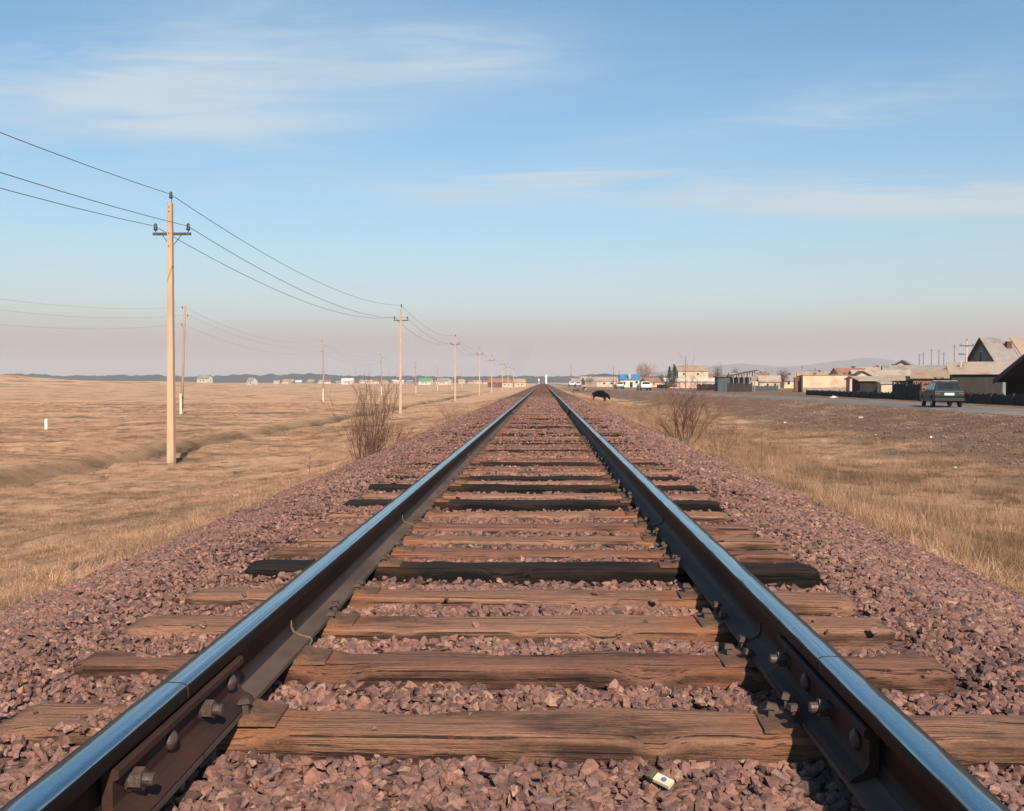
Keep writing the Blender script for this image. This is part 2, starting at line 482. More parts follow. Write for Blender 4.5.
def stone_material(name, gain=1.0):
    m = bpy.data.materials.new(name); m.use_nodes = True
    t = m.node_tree; N = t.nodes; L = t.links.new; p = N['Principled BSDF']
    p.inputs['Roughness'].default_value = 0.9; p.inputs['Specular IOR Level'].default_value = 0.2
    at = N.new('ShaderNodeAttribute'); at.attribute_name = 'shade'
    cr = N.new('ShaderNodeValToRGB'); L(at.outputs['Fac'], cr.inputs[0])
    e = cr.color_ramp.elements
    cols = [(0.0, (0.0813, 0.0523, 0.0469)), (0.22, (0.1531, 0.0946, 0.0849)), (0.45, (0.1793, 0.0968, 0.0782)), (0.62, (0.1913, 0.1207, 0.1073)), (0.82, (0.2451, 0.1277, 0.0982)), (1.0, (0.3049, 0.1881, 0.1508))]
    e[0].position, e[0].color = cols[0][0], (*[v * gain for v in cols[0][1]], 1)
    e[1].position, e[1].color = cols[-1][0], (*[v * gain for v in cols[-1][1]], 1)
    for pz, c in cols[1:-1]:
        q = e.new(pz); q.color = (*[v * gain for v in c], 1)
    tcn = N.new('ShaderNodeTexCoord'); nz = N.new('ShaderNodeTexNoise'); nz.inputs['Scale'].default_value = 95; nz.inputs['Detail'].default_value = 8; nz.inputs['Roughness'].default_value = 0.72
    L(tcn.outputs['Object'], nz.inputs[0])
    mx = N.new('ShaderNodeMix'); mx.data_type = 'RGBA'; mx.blend_type = 'MULTIPLY'; mx.inputs[0].default_value = 0.85
    cr2 = N.new('ShaderNodeValToRGB'); L(nz.outputs[0], cr2.inputs[0]); cr2.color_ramp.elements[0].position = 0.3; cr2.color_ramp.elements[0].color = (0.42, 0.38, 0.37, 1); cr2.color_ramp.elements[1].position = 0.66; cr2.color_ramp.elements[1].color = (1.25, 1.16, 1.12, 1)
    L(cr.outputs[0], mx.inputs[6]); L(cr2.outputs[0], mx.inputs[7]); L(mx.outputs[2], p.inputs['Base Color'])
    bn = N.new('ShaderNodeBump'); bn.inputs['Strength'].default_value = 0.5; bn.inputs['Distance'].default_value = 0.006
    L(nz.outputs[0], bn.inputs['Height']); L(bn.outputs[0], p.inputs['Normal'])
    return m


M['stone'] = stone_material('crushed_stone')
M['ballast_bed'] = mat('ballast_bed', (0.1548, 0.0800, 0.0645), (0.0936, 0.0525, 0.0434), 26, 0.95, 1.0, 30, c3=(0.1224, 0.0640, 0.0527), s3=0.9, bdist=0.03)
bx = [-4.2, -3.9, -3.6] + list(np.arange(-3.45, 3.5, 0.1)) + [3.6, 3.9, 4.2]
by = [-4, -2, 0, 0.6] + list(np.arange(1.0, 12, 0.14)) + list(np.arange(12, 40, 0.5)) + list(np.arange(40, 120, 2.5)) + list(np.arange(120, 900, 20))
ballast = grid_mesh('ballast', bx, by, lambda x, y: ballast_z(x, y) - 0.012, M['ballast_bed'])
tag(ballast, kind='structure')

# crushed stone shapes
SH = []
for k in range(24):
    bm = bmesh.new()
    n = 11
    asp = (1.0, random.uniform(0.62, 0.95), random.uniform(0.42, 0.75))
    for q in range(n):
        v = Vector((random.gauss(0, 1), random.gauss(0, 1), random.gauss(0, 1))).normalized() * random.uniform(0.85, 1.1)
        bm.verts.new((v.x * asp[0], v.y * asp[1], v.z * asp[2]))
    res = bmesh.ops.convex_hull(bm, input=bm.verts)
    bmesh.ops.delete(bm, geom=[v for v in bm.verts if not v.link_faces], context='VERTS')
    bmesh.ops.triangulate(bm, faces=bm.faces); bm.verts.index_update()
    SH.append((np.array([v.co[:] for v in bm.verts]), np.array([[v.index for v in f.verts] for f in bm.faces])))
    bm.free()


def rand_rot(n, flat=0.55):
    az = rng.uniform(0, 2 * np.pi, n); tx = rng.normal(0, flat, n); ty = rng.normal(0, flat, n)
    ca, sa, cx_, sx, cy_, sy = np.cos(az), np.sin(az), np.cos(tx), np.sin(tx), np.cos(ty), np.sin(ty)
    Rz = np.zeros((n, 3, 3)); Rz[:, 0, 0] = ca; Rz[:, 0, 1] = -sa; Rz[:, 1, 0] = sa; Rz[:, 1, 1] = ca; Rz[:, 2, 2] = 1
    Rx = np.zeros((n, 3, 3)); Rx[:, 0, 0] = 1; Rx[:, 1, 1] = cx_; Rx[:, 1, 2] = -sx; Rx[:, 2, 1] = sx; Rx[:, 2, 2] = cx_
    Ry = np.zeros((n, 3, 3)); Ry[:, 1, 1] = 1; Ry[:, 0, 0] = cy_; Ry[:, 0, 2] = sy; Ry[:, 2, 0] = -sy; Ry[:, 2, 2] = cy_
    return Rz @ Rx @ Ry


def scatter_mesh(name, pos, rad, shade, m, flat=0.55):
    n = len(pos); sh = rng.integers(0, len(SH), n); rot = rand_rot(n, flat)
    Vs, Fs, As = [], [], []; base = 0
    for k, (sv, sf) in enumerate(SH):
        idx = np.nonzero(sh == k)[0]
        if not len(idx): continue
        v = np.einsum('nij,vj->nvi', rot[idx], sv) * rad[idx][:, None, None] + pos[idx][:, None, :]
        Vs.append(v.reshape(-1, 3))
        f = sf[None] + (np.arange(len(idx)) * len(sv))[:, None, None] + base
        Fs.append(f.reshape(-1, 3)); As.append(np.repeat(shade[idx], len(sv))); base += len(idx) * len(sv)
    me = np_mesh(name, np.concatenate(Vs), np.concatenate(Fs))
    a = me.attributes.new('shade', 'FLOAT', 'POINT'); a.data.foreach_set('value', np.concatenate(As).astype(np.float32))
    me.materials.append(m)
    o = bpy.data.objects.new(name, me); COL.objects.link(o)
    return o


P_, R_, S_ = [], [], []


def zone(y0, y1, dens, r0, r1, lift=0.25, xlim=3.55):
    n = int((y1 - y0) * 2 * xlim * dens)
    y = rng.uniform(y0, y1, n); x = rng.uniform(-xlim, xlim, n)
    keep = np.abs(x - CAMX) < 0.60 * y + 1.3
    keep &= rng.uniform(0, 1, n) < sst(3.75, 3.2, np.abs(x) + 0.5 * fbm(y / 1.2, np.sign(x) * 9, 33, 3)) + 0.04
    y, x = y[keep], x[keep]; n = len(y)
    r = r0 + (r1 - r0) * rng.beta(1.6, 3.0, n)
    # smaller on the left shoulder, as in the photo
    r = np.where(x < -1.2, r * 0.72, r)
    z = ballast_z(x, y) + r * lift * rng.uniform(-0.6, 1.0, n)
    d = np.min(np.abs(y[:, None] - sl_mid[None, :]), axis=1)
    onsl = (np.abs(x) < 1.40) & (d < SL_W / 2 + r * 0.45)
    cover = fbm(x / 0.5, y / 0.5, 77, 3) + 0.34 * sst(6, 14, y) - 0.30
    cover = cover + np.where(x < -0.95, 0.34, 0) + np.where(x > 0.95, 0.10, 0)
    lone = rng.uniform(0, 1, n) < 0.006
    dk = np.min(np.abs(y[:, None] - np.array(DARK_NEAR)[None, :]), axis=1) < SL_W / 2 + 0.02
    cover = np.where(dk & (y < 9.2), cover - 0.6, cover)
    keep2 = ~onsl | (cover > 0.10) | lone
    z = np.where(onsl, np.maximum(z, SL_TOP + r * 0.18), z)
    r = np.where(onsl, r * 0.75, r)
    keep2 &= ~((np.abs(np.abs(x) - 0.7975) < 0.20) & onsl)
    inr = np.abs(np.abs(x) - 0.7975) < 0.10
    z = np.where(inr, np.minimum(z, -0.19 - r * 0.55), z)
    P_.append(np.stack([x, y, z], 1)[keep2]); R_.append(r[keep2])
    S_.append(np.clip(rng.normal(0.5, 0.30, n) + 0.5 * fbm(x / 0.8, y / 0.8, 3, 2), 0, 1)[keep2])


zone(1.4, 4.5, 2600, 0.008, 0.037)
zone(4.5, 8.0, 1550, 0.010, 0.039)
zone(8.0, 16, 640, 0.015, 0.043)
zone(16, 30, 190, 0.024, 0.055)
zone(30, 60, 55, 0.035, 0.075)
SP, SR, SS = np.concatenate(P_), np.concatenate(R_), np.concatenate(S_)
# the stones that show largest are single pieces
ang = np.abs(np.arctan2(SP[:, 0] - CAMX, SP[:, 1]) + YAW)
vis = (ang < 0.46) & ((CAMH - SP[:, 2]) / SP[:, 1] < 0.425) & (np.abs(np.abs(SP[:, 0]) - 0.80) > 0.14)
score = np.where(vis, SR / SP[:, 1], 0)
big = np.argsort(-score)[:300]
rest = np.ones(len(SP), bool); rest[big] = False
loose = scatter_mesh('loose_stones', SP[rest], SR[rest], SS[rest], M['stone'])
loose.parent = ballast; tag(loose, kind='stuff')
shape_me = []
for k, (sv, sf) in enumerate(SH):
    for q in range(2):
        me = np_mesh('stone', sv * 0.02, sf); me.materials.append(M['stone'])
        a = me.attributes.new('shade', 'FLOAT', 'POINT'); a.data.foreach_set('value', np.full(len(sv), rng.uniform(0.1, 0.9), np.float32))
        shape_me.append(me)
rots = rand_rot(len(big), 0.5)
for k, b in enumerate(big):
    o = bpy.data.objects.new('stone', shape_me[random.randrange(len(shape_me))]); COL.objects.link(o)
    o.parent = ballast; o.location = SP[b]; s = SR[b] / 0.02; o.scale = (s, s, s)
    o.rotation_euler = Matrix(rots[k].tolist()).to_euler()

# ------------------------------------------------------------------ track
track = empty('railway_track', (0, 0, 0), 0, 'straight railway track of rusty rails on weathered wooden sleepers running to the horizon', 'railway track')


def wood_material(name, light, mid, dark, stain, darkness):
    m = bpy.data.materials.new(name); m.use_nodes = True
    t = m.node_tree; N = t.nodes; L = t.links.new; p = N['Principled BSDF']
    p.inputs['Roughness'].default_value = 0.88; p.inputs['Specular IOR Level'].default_value = 0.2
    tcn = N.new('ShaderNodeTexCoord'); oi = N.new('ShaderNodeObjectInfo')
    off = N.new('ShaderNodeVectorMath'); off.operation = 'SCALE'; off.inputs[0].default_value = (13, 7, 5); L(oi.outputs['Random'], off.inputs['Scale'])
    ad = N.new('ShaderNodeVectorMath'); L(tcn.outputs['Object'], ad.inputs[0]); L(off.outputs[0], ad.inputs[1])

    def nz(scale, stretch, detail=6, rough=0.6, src=None):
        mpn = N.new('ShaderNodeMapping'); mpn.inputs['Scale'].default_value = stretch; L(src or ad.outputs[0], mpn.inputs[0])
        n = N.new('ShaderNodeTexNoise'); n.inputs['Scale'].default_value = scale; n.inputs['Detail'].default_value = detail; n.inputs['Roughness'].default_value = rough
        L(mpn.outputs[0], n.inputs[0]); return n.outputs[0]

    def rg(v, a, b, c=0.0, d=1.0):
        r = N.new('ShaderNodeMapRange'); L(v, r.inputs[0]); r.inputs[1].default_value = a; r.inputs[2].default_value = b; r.inputs[3].default_value = c; r.inputs[4].default_value = d; return r.outputs[0]

    def mixc(f, a, b):
        x = N.new('ShaderNodeMix'); x.data_type = 'RGBA'
        if isinstance(f, float): x.inputs[0].default_value = f
        else: L(f, x.inputs[0])
        for k, v in ((6, a), (7, b)):
            if isinstance(v, tuple): x.inputs[k].default_value = (*v, 1)
            else: L(v, x.inputs[k])
        return x.outputs[2]
    grain = nz(9, (0.18, 5.5, 5.5), 8, 0.65)
    fine = nz(30, (0.10, 6, 6), 5, 0.7)
    patch = nz(2.2, (0.6, 1.6, 1.6), 6)
    c = mixc(rg(grain, 0.36, 0.64), light, mid)
    c = mixc(rg(fine, 0.50, 0.72, 0, 0.75), c, dark)
    c = mixc(rg(patch, 0.62 - darkness, 0.74 - darkness), c, dark)
    ck = nz(7, (0.10, 16, 9), 5, 0.55)
    crack = rg(ck, 0.585, 0.64)
    c = mixc(crack, c, (dark[0] * 0.5, dark[1] * 0.5, dark[2] * 0.5))
    dust = nz(26, (0.7, 1, 1), 7, 0.75)
    c = mixc(rg(dust, 0.48, 0.70, 0, 0.45), c, (light[0] * 1.15, light[1] * 0.98, light[2] * 0.95))
    # rust wash from the tie plates
    sx = N.new('ShaderNodeSeparateXYZ'); L(tcn.outputs['Object'], sx.inputs[0])
    ab = N.new('ShaderNodeMath'); ab.operation = 'ABSOLUTE'; L(sx.outputs[0], ab.inputs[0])
    sb = N.new('ShaderNodeMath'); sb.operation = 'SUBTRACT'; L(ab.outputs[0], sb.inputs[0]); sb.inputs[1].default_value = 0.78
    ab2 = N.new('ShaderNodeMath'); ab2.operation = 'ABSOLUTE'; L(sb.outputs[0], ab2.inputs[0])
    pn = N.new('ShaderNodeMath'); pn.operation = 'MULTIPLY_ADD'; L(patch, pn.inputs[0]); pn.inputs[1].default_value = -0.35; L(ab2.outputs[0], pn.inputs[2])
    c = mixc(rg(pn.outputs[0], 0.10, -0.03, 0, 0.5), c, stain)
    # creosote kept on the sides of the timber, where the sun and feet have not worn it away
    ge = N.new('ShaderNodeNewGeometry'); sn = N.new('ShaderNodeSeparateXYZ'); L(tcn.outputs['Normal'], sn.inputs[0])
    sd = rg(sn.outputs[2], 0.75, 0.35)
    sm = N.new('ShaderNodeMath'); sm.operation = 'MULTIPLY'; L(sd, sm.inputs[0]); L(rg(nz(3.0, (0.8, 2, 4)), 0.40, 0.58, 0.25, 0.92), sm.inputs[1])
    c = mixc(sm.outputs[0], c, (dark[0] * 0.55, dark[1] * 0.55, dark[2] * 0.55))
    L(c, p.inputs['Base Color'])
    bn = N.new('ShaderNodeBump'); bn.inputs['Strength'].default_value = 0.9; bn.inputs['Distance'].default_value = 0.018
    ml = N.new('ShaderNodeMath'); ml.operation = 'ADD'; L(grain, ml.inputs[0]); L(fine, ml.inputs[1])
    mc = N.new('ShaderNodeMath'); mc.operation = 'MULTIPLY_ADD'; L(crack, mc.inputs[0]); mc.inputs[1].default_value = -0.9; L(ml.outputs[0], mc.inputs[2])
    md_ = N.new('ShaderNodeMath'); md_.operation = 'MULTIPLY_ADD'; L(dust, md_.inputs[0]); md_.inputs[1].default_value = 0.7; L(mc.outputs[0], md_.inputs[2]); ml = md_
    L(ml.outputs[0], bn.inputs['Height']); L(bn.outputs[0], p.inputs['Normal'])
    return m


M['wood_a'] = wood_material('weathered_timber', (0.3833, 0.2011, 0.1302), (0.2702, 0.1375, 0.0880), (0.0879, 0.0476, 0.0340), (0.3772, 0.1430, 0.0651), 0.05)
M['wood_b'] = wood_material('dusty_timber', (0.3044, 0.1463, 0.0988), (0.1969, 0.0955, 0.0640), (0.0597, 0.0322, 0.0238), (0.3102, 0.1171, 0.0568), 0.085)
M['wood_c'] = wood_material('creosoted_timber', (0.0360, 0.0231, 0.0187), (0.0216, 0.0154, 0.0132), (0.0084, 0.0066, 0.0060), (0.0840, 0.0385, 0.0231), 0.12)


def sleeper_mesh(seed, length=2.75, w=SL_W, h=0.17, detail=True):
    r = random.Random(seed)
    nx = 64 if detail else 8
    # cross-section, rounded top edges
    sec = [(-w / 2, -h), (-w / 2, -0.05), (-w / 2 + 0.002, -0.022), (-w / 2 + 0.010, -0.006), (-w / 2 + 0.024, 0), (-w * 0.25, 0.002), (0, 0.001), (w * 0.25, 0.002), (w / 2 - 0.024, 0), (w / 2 - 0.010, -0.006), (w / 2 - 0.002, -0.022), (w / 2, -0.05), (w / 2, -h)]
    if not detail: sec = [sec[0], sec[2], sec[4], sec[8], sec[10], sec[12]]
    n = len(sec); V = []; F = []
    for i_ in range(nx + 1):
        u = -1 + 2 * i_ / nx; x = u * length / 2
        endf = max(0.0, (abs(u) - 0.975) / 0.025)
        for k, (y, z) in enumerate(sec):
            nn = mnoise.noise(Vector((x * 1.8, y * 9 + seed * 3.1, seed * 7.7)))
            n2_ = mnoise.noise(Vector((x * 6, y * 40 + seed, seed * 1.7)))
            top = z > -0.05
            chip = max(0.0, mnoise.noise(Vector((x * 4.5, seed * 5.3, 3 if y > 0 else 8))) - 0.12) * 0.055 * (1 if (abs(y) > w * 0.36 and top) else 0)
            dz_ = (0.010 * nn + 0.006 * n2_ - chip) if top else 0
            dy_ = (0.011 * nn + 0.005 * n2_) * (1 if abs(y) > w * 0.4 else 0.3) - chip * 0.6 * (1 if y > 0 else -1)
            dx_ = 0.030 * mnoise.noise(Vector((y * 22, z * 22, seed + (9 if u > 0 else 2)))) if i_ in (0, nx) else 0
            V.append((x + dx_, y * (1 - 0.05 * endf) + dy_, z * 1.0 + dz_ - 0.008 * endf * (1 if top else 0)))
    for i_ in range(nx):
        for k in range(n):
            k2 = (k + 1) % n
            F.append((i_ * n + k, i_ * n + k2, (i_ + 1) * n + k2, (i_ + 1) * n + k))
    F.append(tuple(range(n))[::-1]); F.append(tuple(nx * n + k for k in range(n)))
    # drying cracks: shallow wedges cut as dark proud-less slots along the grain are left to relief
    me = bpy.data.meshes.new('sleeper'); me.from_pydata(V, [], F)
    bm = bmesh.new(); bm.from_mesh(me); bmesh.ops.recalc_face_normals(bm, faces=bm.faces); bm.to_mesh(me); bm.free()
    me.polygons.foreach_set('use_smooth', [len(p_.vertices) == 4 for p_ in me.polygons])
    return me


M['plate'] = mat('rusty_plate', (0.1387, 0.0686, 0.0422), (0.0788, 0.0420, 0.0286), 22, 0.8, 0.5, 60, c3=(0.1800, 0.0840, 0.0442), s3=9)
M['spike'] = mat('spike_iron', (0.0735, 0.0442, 0.0338), (0.0420, 0.0286, 0.0247), 40, 0.7, 0.4, 90)


def plate_mb():
    m = MB()
    # wedge-shouldered plate: low edge, raised rib each side of the rail foot
    prof = [(-0.17, 0.0), (0.19, 0.0), (0.19, 0.008), (0.115, 0.012), (0.092, 0.021), (0.080, 0.021), (0.078, 0.0155), (-0.078, 0.0155), (-0.080, 0.021), (-0.092, 0.021), (-0.115, 0.012), (-0.17, 0.008)]
    m.prism(prof, 1, -0.083, 0.083)
    return m


def spike_mb(hh=0.022):
    m = MB()
    m.box((0, 0, hh / 2 - 0.03), (0.016, 0.016, hh + 0.06))
    m.add([(-0.020, -0.013, hh - 0.006), (0.016, -0.015, hh - 0.004), (0.016, 0.015, hh - 0.004), (-0.020, 0.013, hh - 0.006),
           (-0.012, -0.010, hh + 0.008), (0.012, -0.011, hh + 0.011), (0.012, 0.011, hh + 0.011), (-0.012, 0.010, hh + 0.008)],
          [(3, 2, 1, 0), (4, 5, 6, 7), (0, 1, 5, 4), (1, 2, 6, 5), (2, 3, 7, 6), (3, 0, 4, 7)])
    return m


pl0 = plate_mb().build('tie_plate', M['plate'], None, bevel=0.0015); plate_me = pl0.data; bpy.data.objects.remove(pl0)
sp_me = []
for hh in (0.020, 0.026, 0.045):
    o = spike_mb(hh).build('spike', M['spike']); sp_me.append(o.data); bpy.data.objects.remove(o)

sl_meshes = [sleeper_mesh(s) for s in range(10)]
for k, y in enumerate(SL_Y):
    me = sl_meshes[k] if k < 10 else sl_meshes[random.randrange(10)]
    if len(me.materials) == 0: me.materials.append(M['wood_a'])
    o = bpy.data.objects.new('sleeper', me); COL.objects.link(o); o.parent = track
    sink = -0.014 if (k in DARK and y < 9.2) else 0.0
    o.location = (sl_dx[k], y, SL_TOP - sink); o.rotation_euler = (random.uniform(-0.012, 0.012), random.uniform(-0.003, 0.003), sl_rot[k])
    o.scale = (random.uniform(0.985, 1.015), random.uniform(0.88, 1.06), 1)
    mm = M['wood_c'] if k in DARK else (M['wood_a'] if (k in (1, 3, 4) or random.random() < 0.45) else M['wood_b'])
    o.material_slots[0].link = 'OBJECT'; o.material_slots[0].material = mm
    if k in DARK: tag(o, 'dark creosoted sleeper')
    if y > 26: continue
    for s in (-1, 1):
        p = bpy.data.objects.new('tie_plate', plate_me); COL.objects.link(p); p.parent = o
        p.location = (s * 0.7975 - sl_dx[k], 0.0, 0.0005); p.rotation_euler = (0, 0, (0 if s > 0 else math.pi) + random.uniform(-0.03, 0.03))
        if y > 16: continue
        for (ax, ay) in ((-0.088, 0.045), (-0.088, -0.045), (0.088, 0.045), (0.088, -0.04), (-0.135, 0.02)):
            if random.random() < 0.12: continue
            q = bpy.data.objects.new('spike', sp_me[random.choice((0, 0, 1, 1, 2)) if abs(ax) < 0.1 else 1]); COL.objects.link(q); q.parent = o
            q.location = (s * 0.7975 - sl_dx[k] + ax, ay, 0.012); q.rotation_euler = (random.uniform(-.1, .1), random.uniform(-.1, .1), (0 if ax > 0 else math.pi) + random.uniform(-.25, .25))
# sleepers too far off to tell apart
mb = MB()
yy = SL_Y[-1] + 0.55
while yy < 190:
    mb.box((random.uniform(-.04, .04), yy, SL_TOP - 0.085 + random.uniform(-0.01, 0.01)), (2.75, SL_W, 0.17)); yy += 0.55 + random.uniform(-0.04, 0.04)
fs = mb.build('distant_sleepers', M['wood_b'], track); tag(fs, kind='stuff')

# ---- rails
def steel(name, c, rough, scr):
    m = bpy.data.materials.new(name); m.use_nodes = True
    t = m.node_tree; N = t.nodes; L = t.links.new; p = N['Principled BSDF']
    p.inputs['Metallic'].default_value = 1.0
    tcn = N.new('ShaderNodeTexCoord'); mpn = N.new('ShaderNodeMapping'); mpn.inputs['Scale'].default_value = (160, 1.1, 40); L(tcn.outputs['Object'], mpn.inputs[0])
    n = N.new('ShaderNodeTexNoise'); n.inputs['Scale'].default_value = 1.0; n.inputs['Detail'].default_value = 5; L(mpn.outputs[0], n.inputs[0])
    r = N.new('ShaderNodeMapRange'); L(n.outputs[0], r.inputs[0]); r.inputs[1].default_value = 0.3; r.inputs[2].default_value = 0.7; r.inputs[3].default_value = rough - scr; r.inputs[4].default_value = rough + scr
    L(r.outputs[0], p.inputs['Roughness'])
    mx = N.new('ShaderNodeMix'); mx.data_type = 'RGBA'; L(n.outputs[0], mx.inputs[0]); mx.inputs[6].default_value = (*c, 1); mx.inputs[7].default_value = (*[v * 0.72 for v in c], 1)
    n2_ = N.new('ShaderNodeTexNoise'); n2_.inputs['Scale'].default_value = 60; n2_.inputs['Detail'].default_value = 4; L(tcn.outputs['Object'], n2_.inputs[0])
    r2 = N.new('ShaderNodeMapRange'); L(n2_.outputs[0], r2.inputs[0]); r2.inputs[1].default_value = 0.60; r2.inputs[2].default_value = 0.72; r2.inputs[4].default_value = 0.6
    mx2 = N.new('ShaderNodeMix'); mx2.data_type = 'RGBA'; L(r2.outputs[0], mx2.inputs[0]); L(mx.outputs[2], mx2.inputs[6]); mx2.inputs[7].default_value = (0.25, 0.22, 0.20, 1)
    ua = N.new('ShaderNodeAttribute'); ua.attribute_name = 'across'
    mp3 = N.new('ShaderNodeMapping'); mp3.inputs['Scale'].default_value = (30, 5, 30); L(tcn.outputs['Object'], mp3.inputs[0])
    n3 = N.new('ShaderNodeTexNoise'); n3.inputs['Scale'].default_value = 1.0; n3.inputs['Detail'].default_value = 6; L(mp3.outputs[0], n3.inputs[0])
    ad = N.new('ShaderNodeMath'); ad.operation = 'MULTIPLY_ADD'; L(n3.outputs[0], ad.inputs[0]); ad.inputs[1].default_value = 0.022; L(ua.outputs['Fac'], ad.inputs[2])
    r3 = N.new('ShaderNodeMapRange'); L(ad.outputs[0], r3.inputs[0]); r3.inputs[1].default_value = 0.017; r3.inputs[2].default_value = 0.026
    ab = N.new('ShaderNodeMath'); ab.operation = 'MULTIPLY_ADD'; L(n3.outputs[0], ab.inputs[0]); ab.inputs[1].default_value = -0.014; L(ua.outputs['Fac'], ab.inputs[2])
    r4 = N.new('ShaderNodeMapRange'); L(ab.outputs[0], r4.inputs[0]); r4.inputs[1].default_value = -0.0385; r4.inputs[2].default_value = -0.0435
    mxx = N.new('ShaderNodeMath'); mxx.operation = 'MAXIMUM'; L(r3.outputs[0], mxx.inputs[0]); L(r4.outputs[0], mxx.inputs[1])
    mx4 = N.new('ShaderNodeMix'); mx4.data_type = 'RGBA'; L(mxx.outputs[0], mx4.inputs[0]); L(mx2.outputs[2], mx4.inputs[6]); mx4.inputs[7].default_value = (0.030, 0.027, 0.024, 1)
    L(mx4.outputs[2], p.inputs['Base Color'])
    inv = N.new('ShaderNodeMath'); inv.operation = 'SUBTRACT'; inv.inputs[0].default_value = 1.0; L(mxx.outputs[0], inv.inputs[1]); L(inv.outputs[0], p.inputs['Metallic'])
    ra = N.new('ShaderNodeMath'); ra.operation = 'MULTIPLY_ADD'; L(mxx.outputs[0], ra.inputs[0]); ra.inputs[1].default_value = 0.4; L(r.outputs[0], ra.inputs[2]); L(ra.outputs[0], p.inputs['Roughness'])
    b = N.new('ShaderNodeBump'); b.inputs['Strength'].default_value = 0.12; b.inputs['Distance'].default_value = 0.001; L(n.outputs[0], b.inputs['Height']); L(b.outputs[0], p.inputs['Normal'])
    return m


M['run'] = steel('polished_running_steel', (0.42, 0.52, 0.56), 0.25, 0.12)
M['rail'] = mat('rail_rust', (0.0308, 0.0191, 0.0152), (0.0177, 0.0119, 0.0102), 14, 0.62, 0.35, 70, stretch=(1, 0.25, 1), c3=(0.0423, 0.0257, 0.0198), s3=3, spec=0.2, bdist=0.002)
M['foot'] = mat('rail_foot_dust', (0.1115, 0.0726, 0.0555), (0.0734, 0.0488, 0.0382), 9, 0.8, 0.4, 60, stretch=(1, 0.3, 1), c3=(0.0542, 0.0369, 0.0301), s3=4, bdist=0.002)
M['grease_shade'] = mat('greasy_head_shaded_web', (0.0079, 0.0069, 0.0072), (0.0043, 0.0040, 0.0043), 20, 0.5, 0.2, 60, stretch=(1, 0.2, 1), spec=0.15, bdist=0.001)  # grease on the head side; on the web it is painted shade
HALF = [(0.003, 0.0), (0.009, -0.0001), (0.016, -0.0004), (0.022, -0.0007), (0.030, -0.003), (0.0348, -0.0075), (0.0372, -0.0135), (0.0375, -0.034), (0.0360, -0.0395), (0.0130, -0.0500), (0.0092, -0.062), (0.0090, -0.118), (0.0125, -0.139), (0.021, -0.1505), (0.040, -0.1595), (0.0745, -0.168), (0.0750, -0.180)]
PROF = HALF + [(-x, z) for x, z in HALF[::-1]]
NP = len(PROF)


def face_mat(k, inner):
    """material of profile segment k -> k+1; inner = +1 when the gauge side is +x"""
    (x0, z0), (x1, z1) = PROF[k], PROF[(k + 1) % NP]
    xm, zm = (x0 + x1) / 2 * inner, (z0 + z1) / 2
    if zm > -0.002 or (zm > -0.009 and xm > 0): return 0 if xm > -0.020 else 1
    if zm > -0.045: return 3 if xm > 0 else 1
    if zm > -0.128: return 3 if xm > 0 else 1  # gauge-side web: shadow under the head put into the colour
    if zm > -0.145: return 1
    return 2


JL = [2.28 + 25.05 * k for k in range(-1, 37)]
JR = [2.55 + 25.05 * k for k in range(-1, 37)]


def rail_off(side, y):
    J = JL if side < 0 else JR
    d = min(abs(y - j) for j in J[2:])
    amp = 0.022 if side < 0 else 0.030
    amp = amp * sst(8, 20, y)
    dz_ = -amp * math.exp(-d / 1.1)
    dx_ = (0.020 if side > 0 else -0.012) * math.exp(-d / 2.2) * sst(8, 20, y) + 0.02 * float(fbm(y / 30.0, 4.0 + side, 8, 2)) * sst(6, 30, y)
    return dx_, dz_


for side, J in ((-1, JL), (1, JR)):
    inner = -side
    for k in range(len(J) - 1):
        a, b = J[k] + 0.004, J[k + 1] - 0.004
        if k == 0: a = -6.0
        st_ = max(0.6, min(6, (b - a) / 30 if k < 3 else 4.2))
        ysx = sorted(set(list(np.linspace(a, b, max(3, int((b - a) / st_))))))
        V = []; F = []; mi = []
        for y in ysx:
            ox, oz = rail_off(side, y)
            V += [(side * 0.7975 + px_ + ox, y, pz + oz) for px_, pz in PROF]
        for i_ in range(len(ysx) - 1):
            for q in range(NP):
                q2 = (q + 1) % NP
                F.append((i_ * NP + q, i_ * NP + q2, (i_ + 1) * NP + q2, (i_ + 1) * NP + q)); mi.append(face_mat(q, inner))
        F.append(tuple(range(NP))); mi.append(1); F.append(tuple((len(ysx) - 1) * NP + q for q in range(NP))[::-1]); mi.append(1)
        me = bpy.data.meshes.new('rail'); me.from_pydata(V, [], F)
        bm = bmesh.new(); bm.from_mesh(me); bmesh.ops.recalc_face_normals(bm, faces=bm.faces); bm.to_mesh(me); bm.free()
        for mm in ('run', 'rail', 'foot', 'grease_shade'): me.materials.append(M[mm])
        ac = me.attributes.new('across', 'FLOAT', 'POINT'); ac.data.foreach_set('value', np.tile(np.array([px_ * -inner for px_, _ in PROF], np.float32), len(ysx)))
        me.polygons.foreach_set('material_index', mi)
        me.polygons.foreach_set('use_smooth', [len(p_.vertices) == 4 for p_ in me.polygons])
        me.set_sharp_from_angle(angle=R(32))
        o = bpy.data.objects.new('rail', me); COL.objects.link(o); o.parent = track
        if k == 1: rail_near = o
        if k == 1 and side < 0: left_rail = o
        if k == 1 and side > 0: right_rail = o

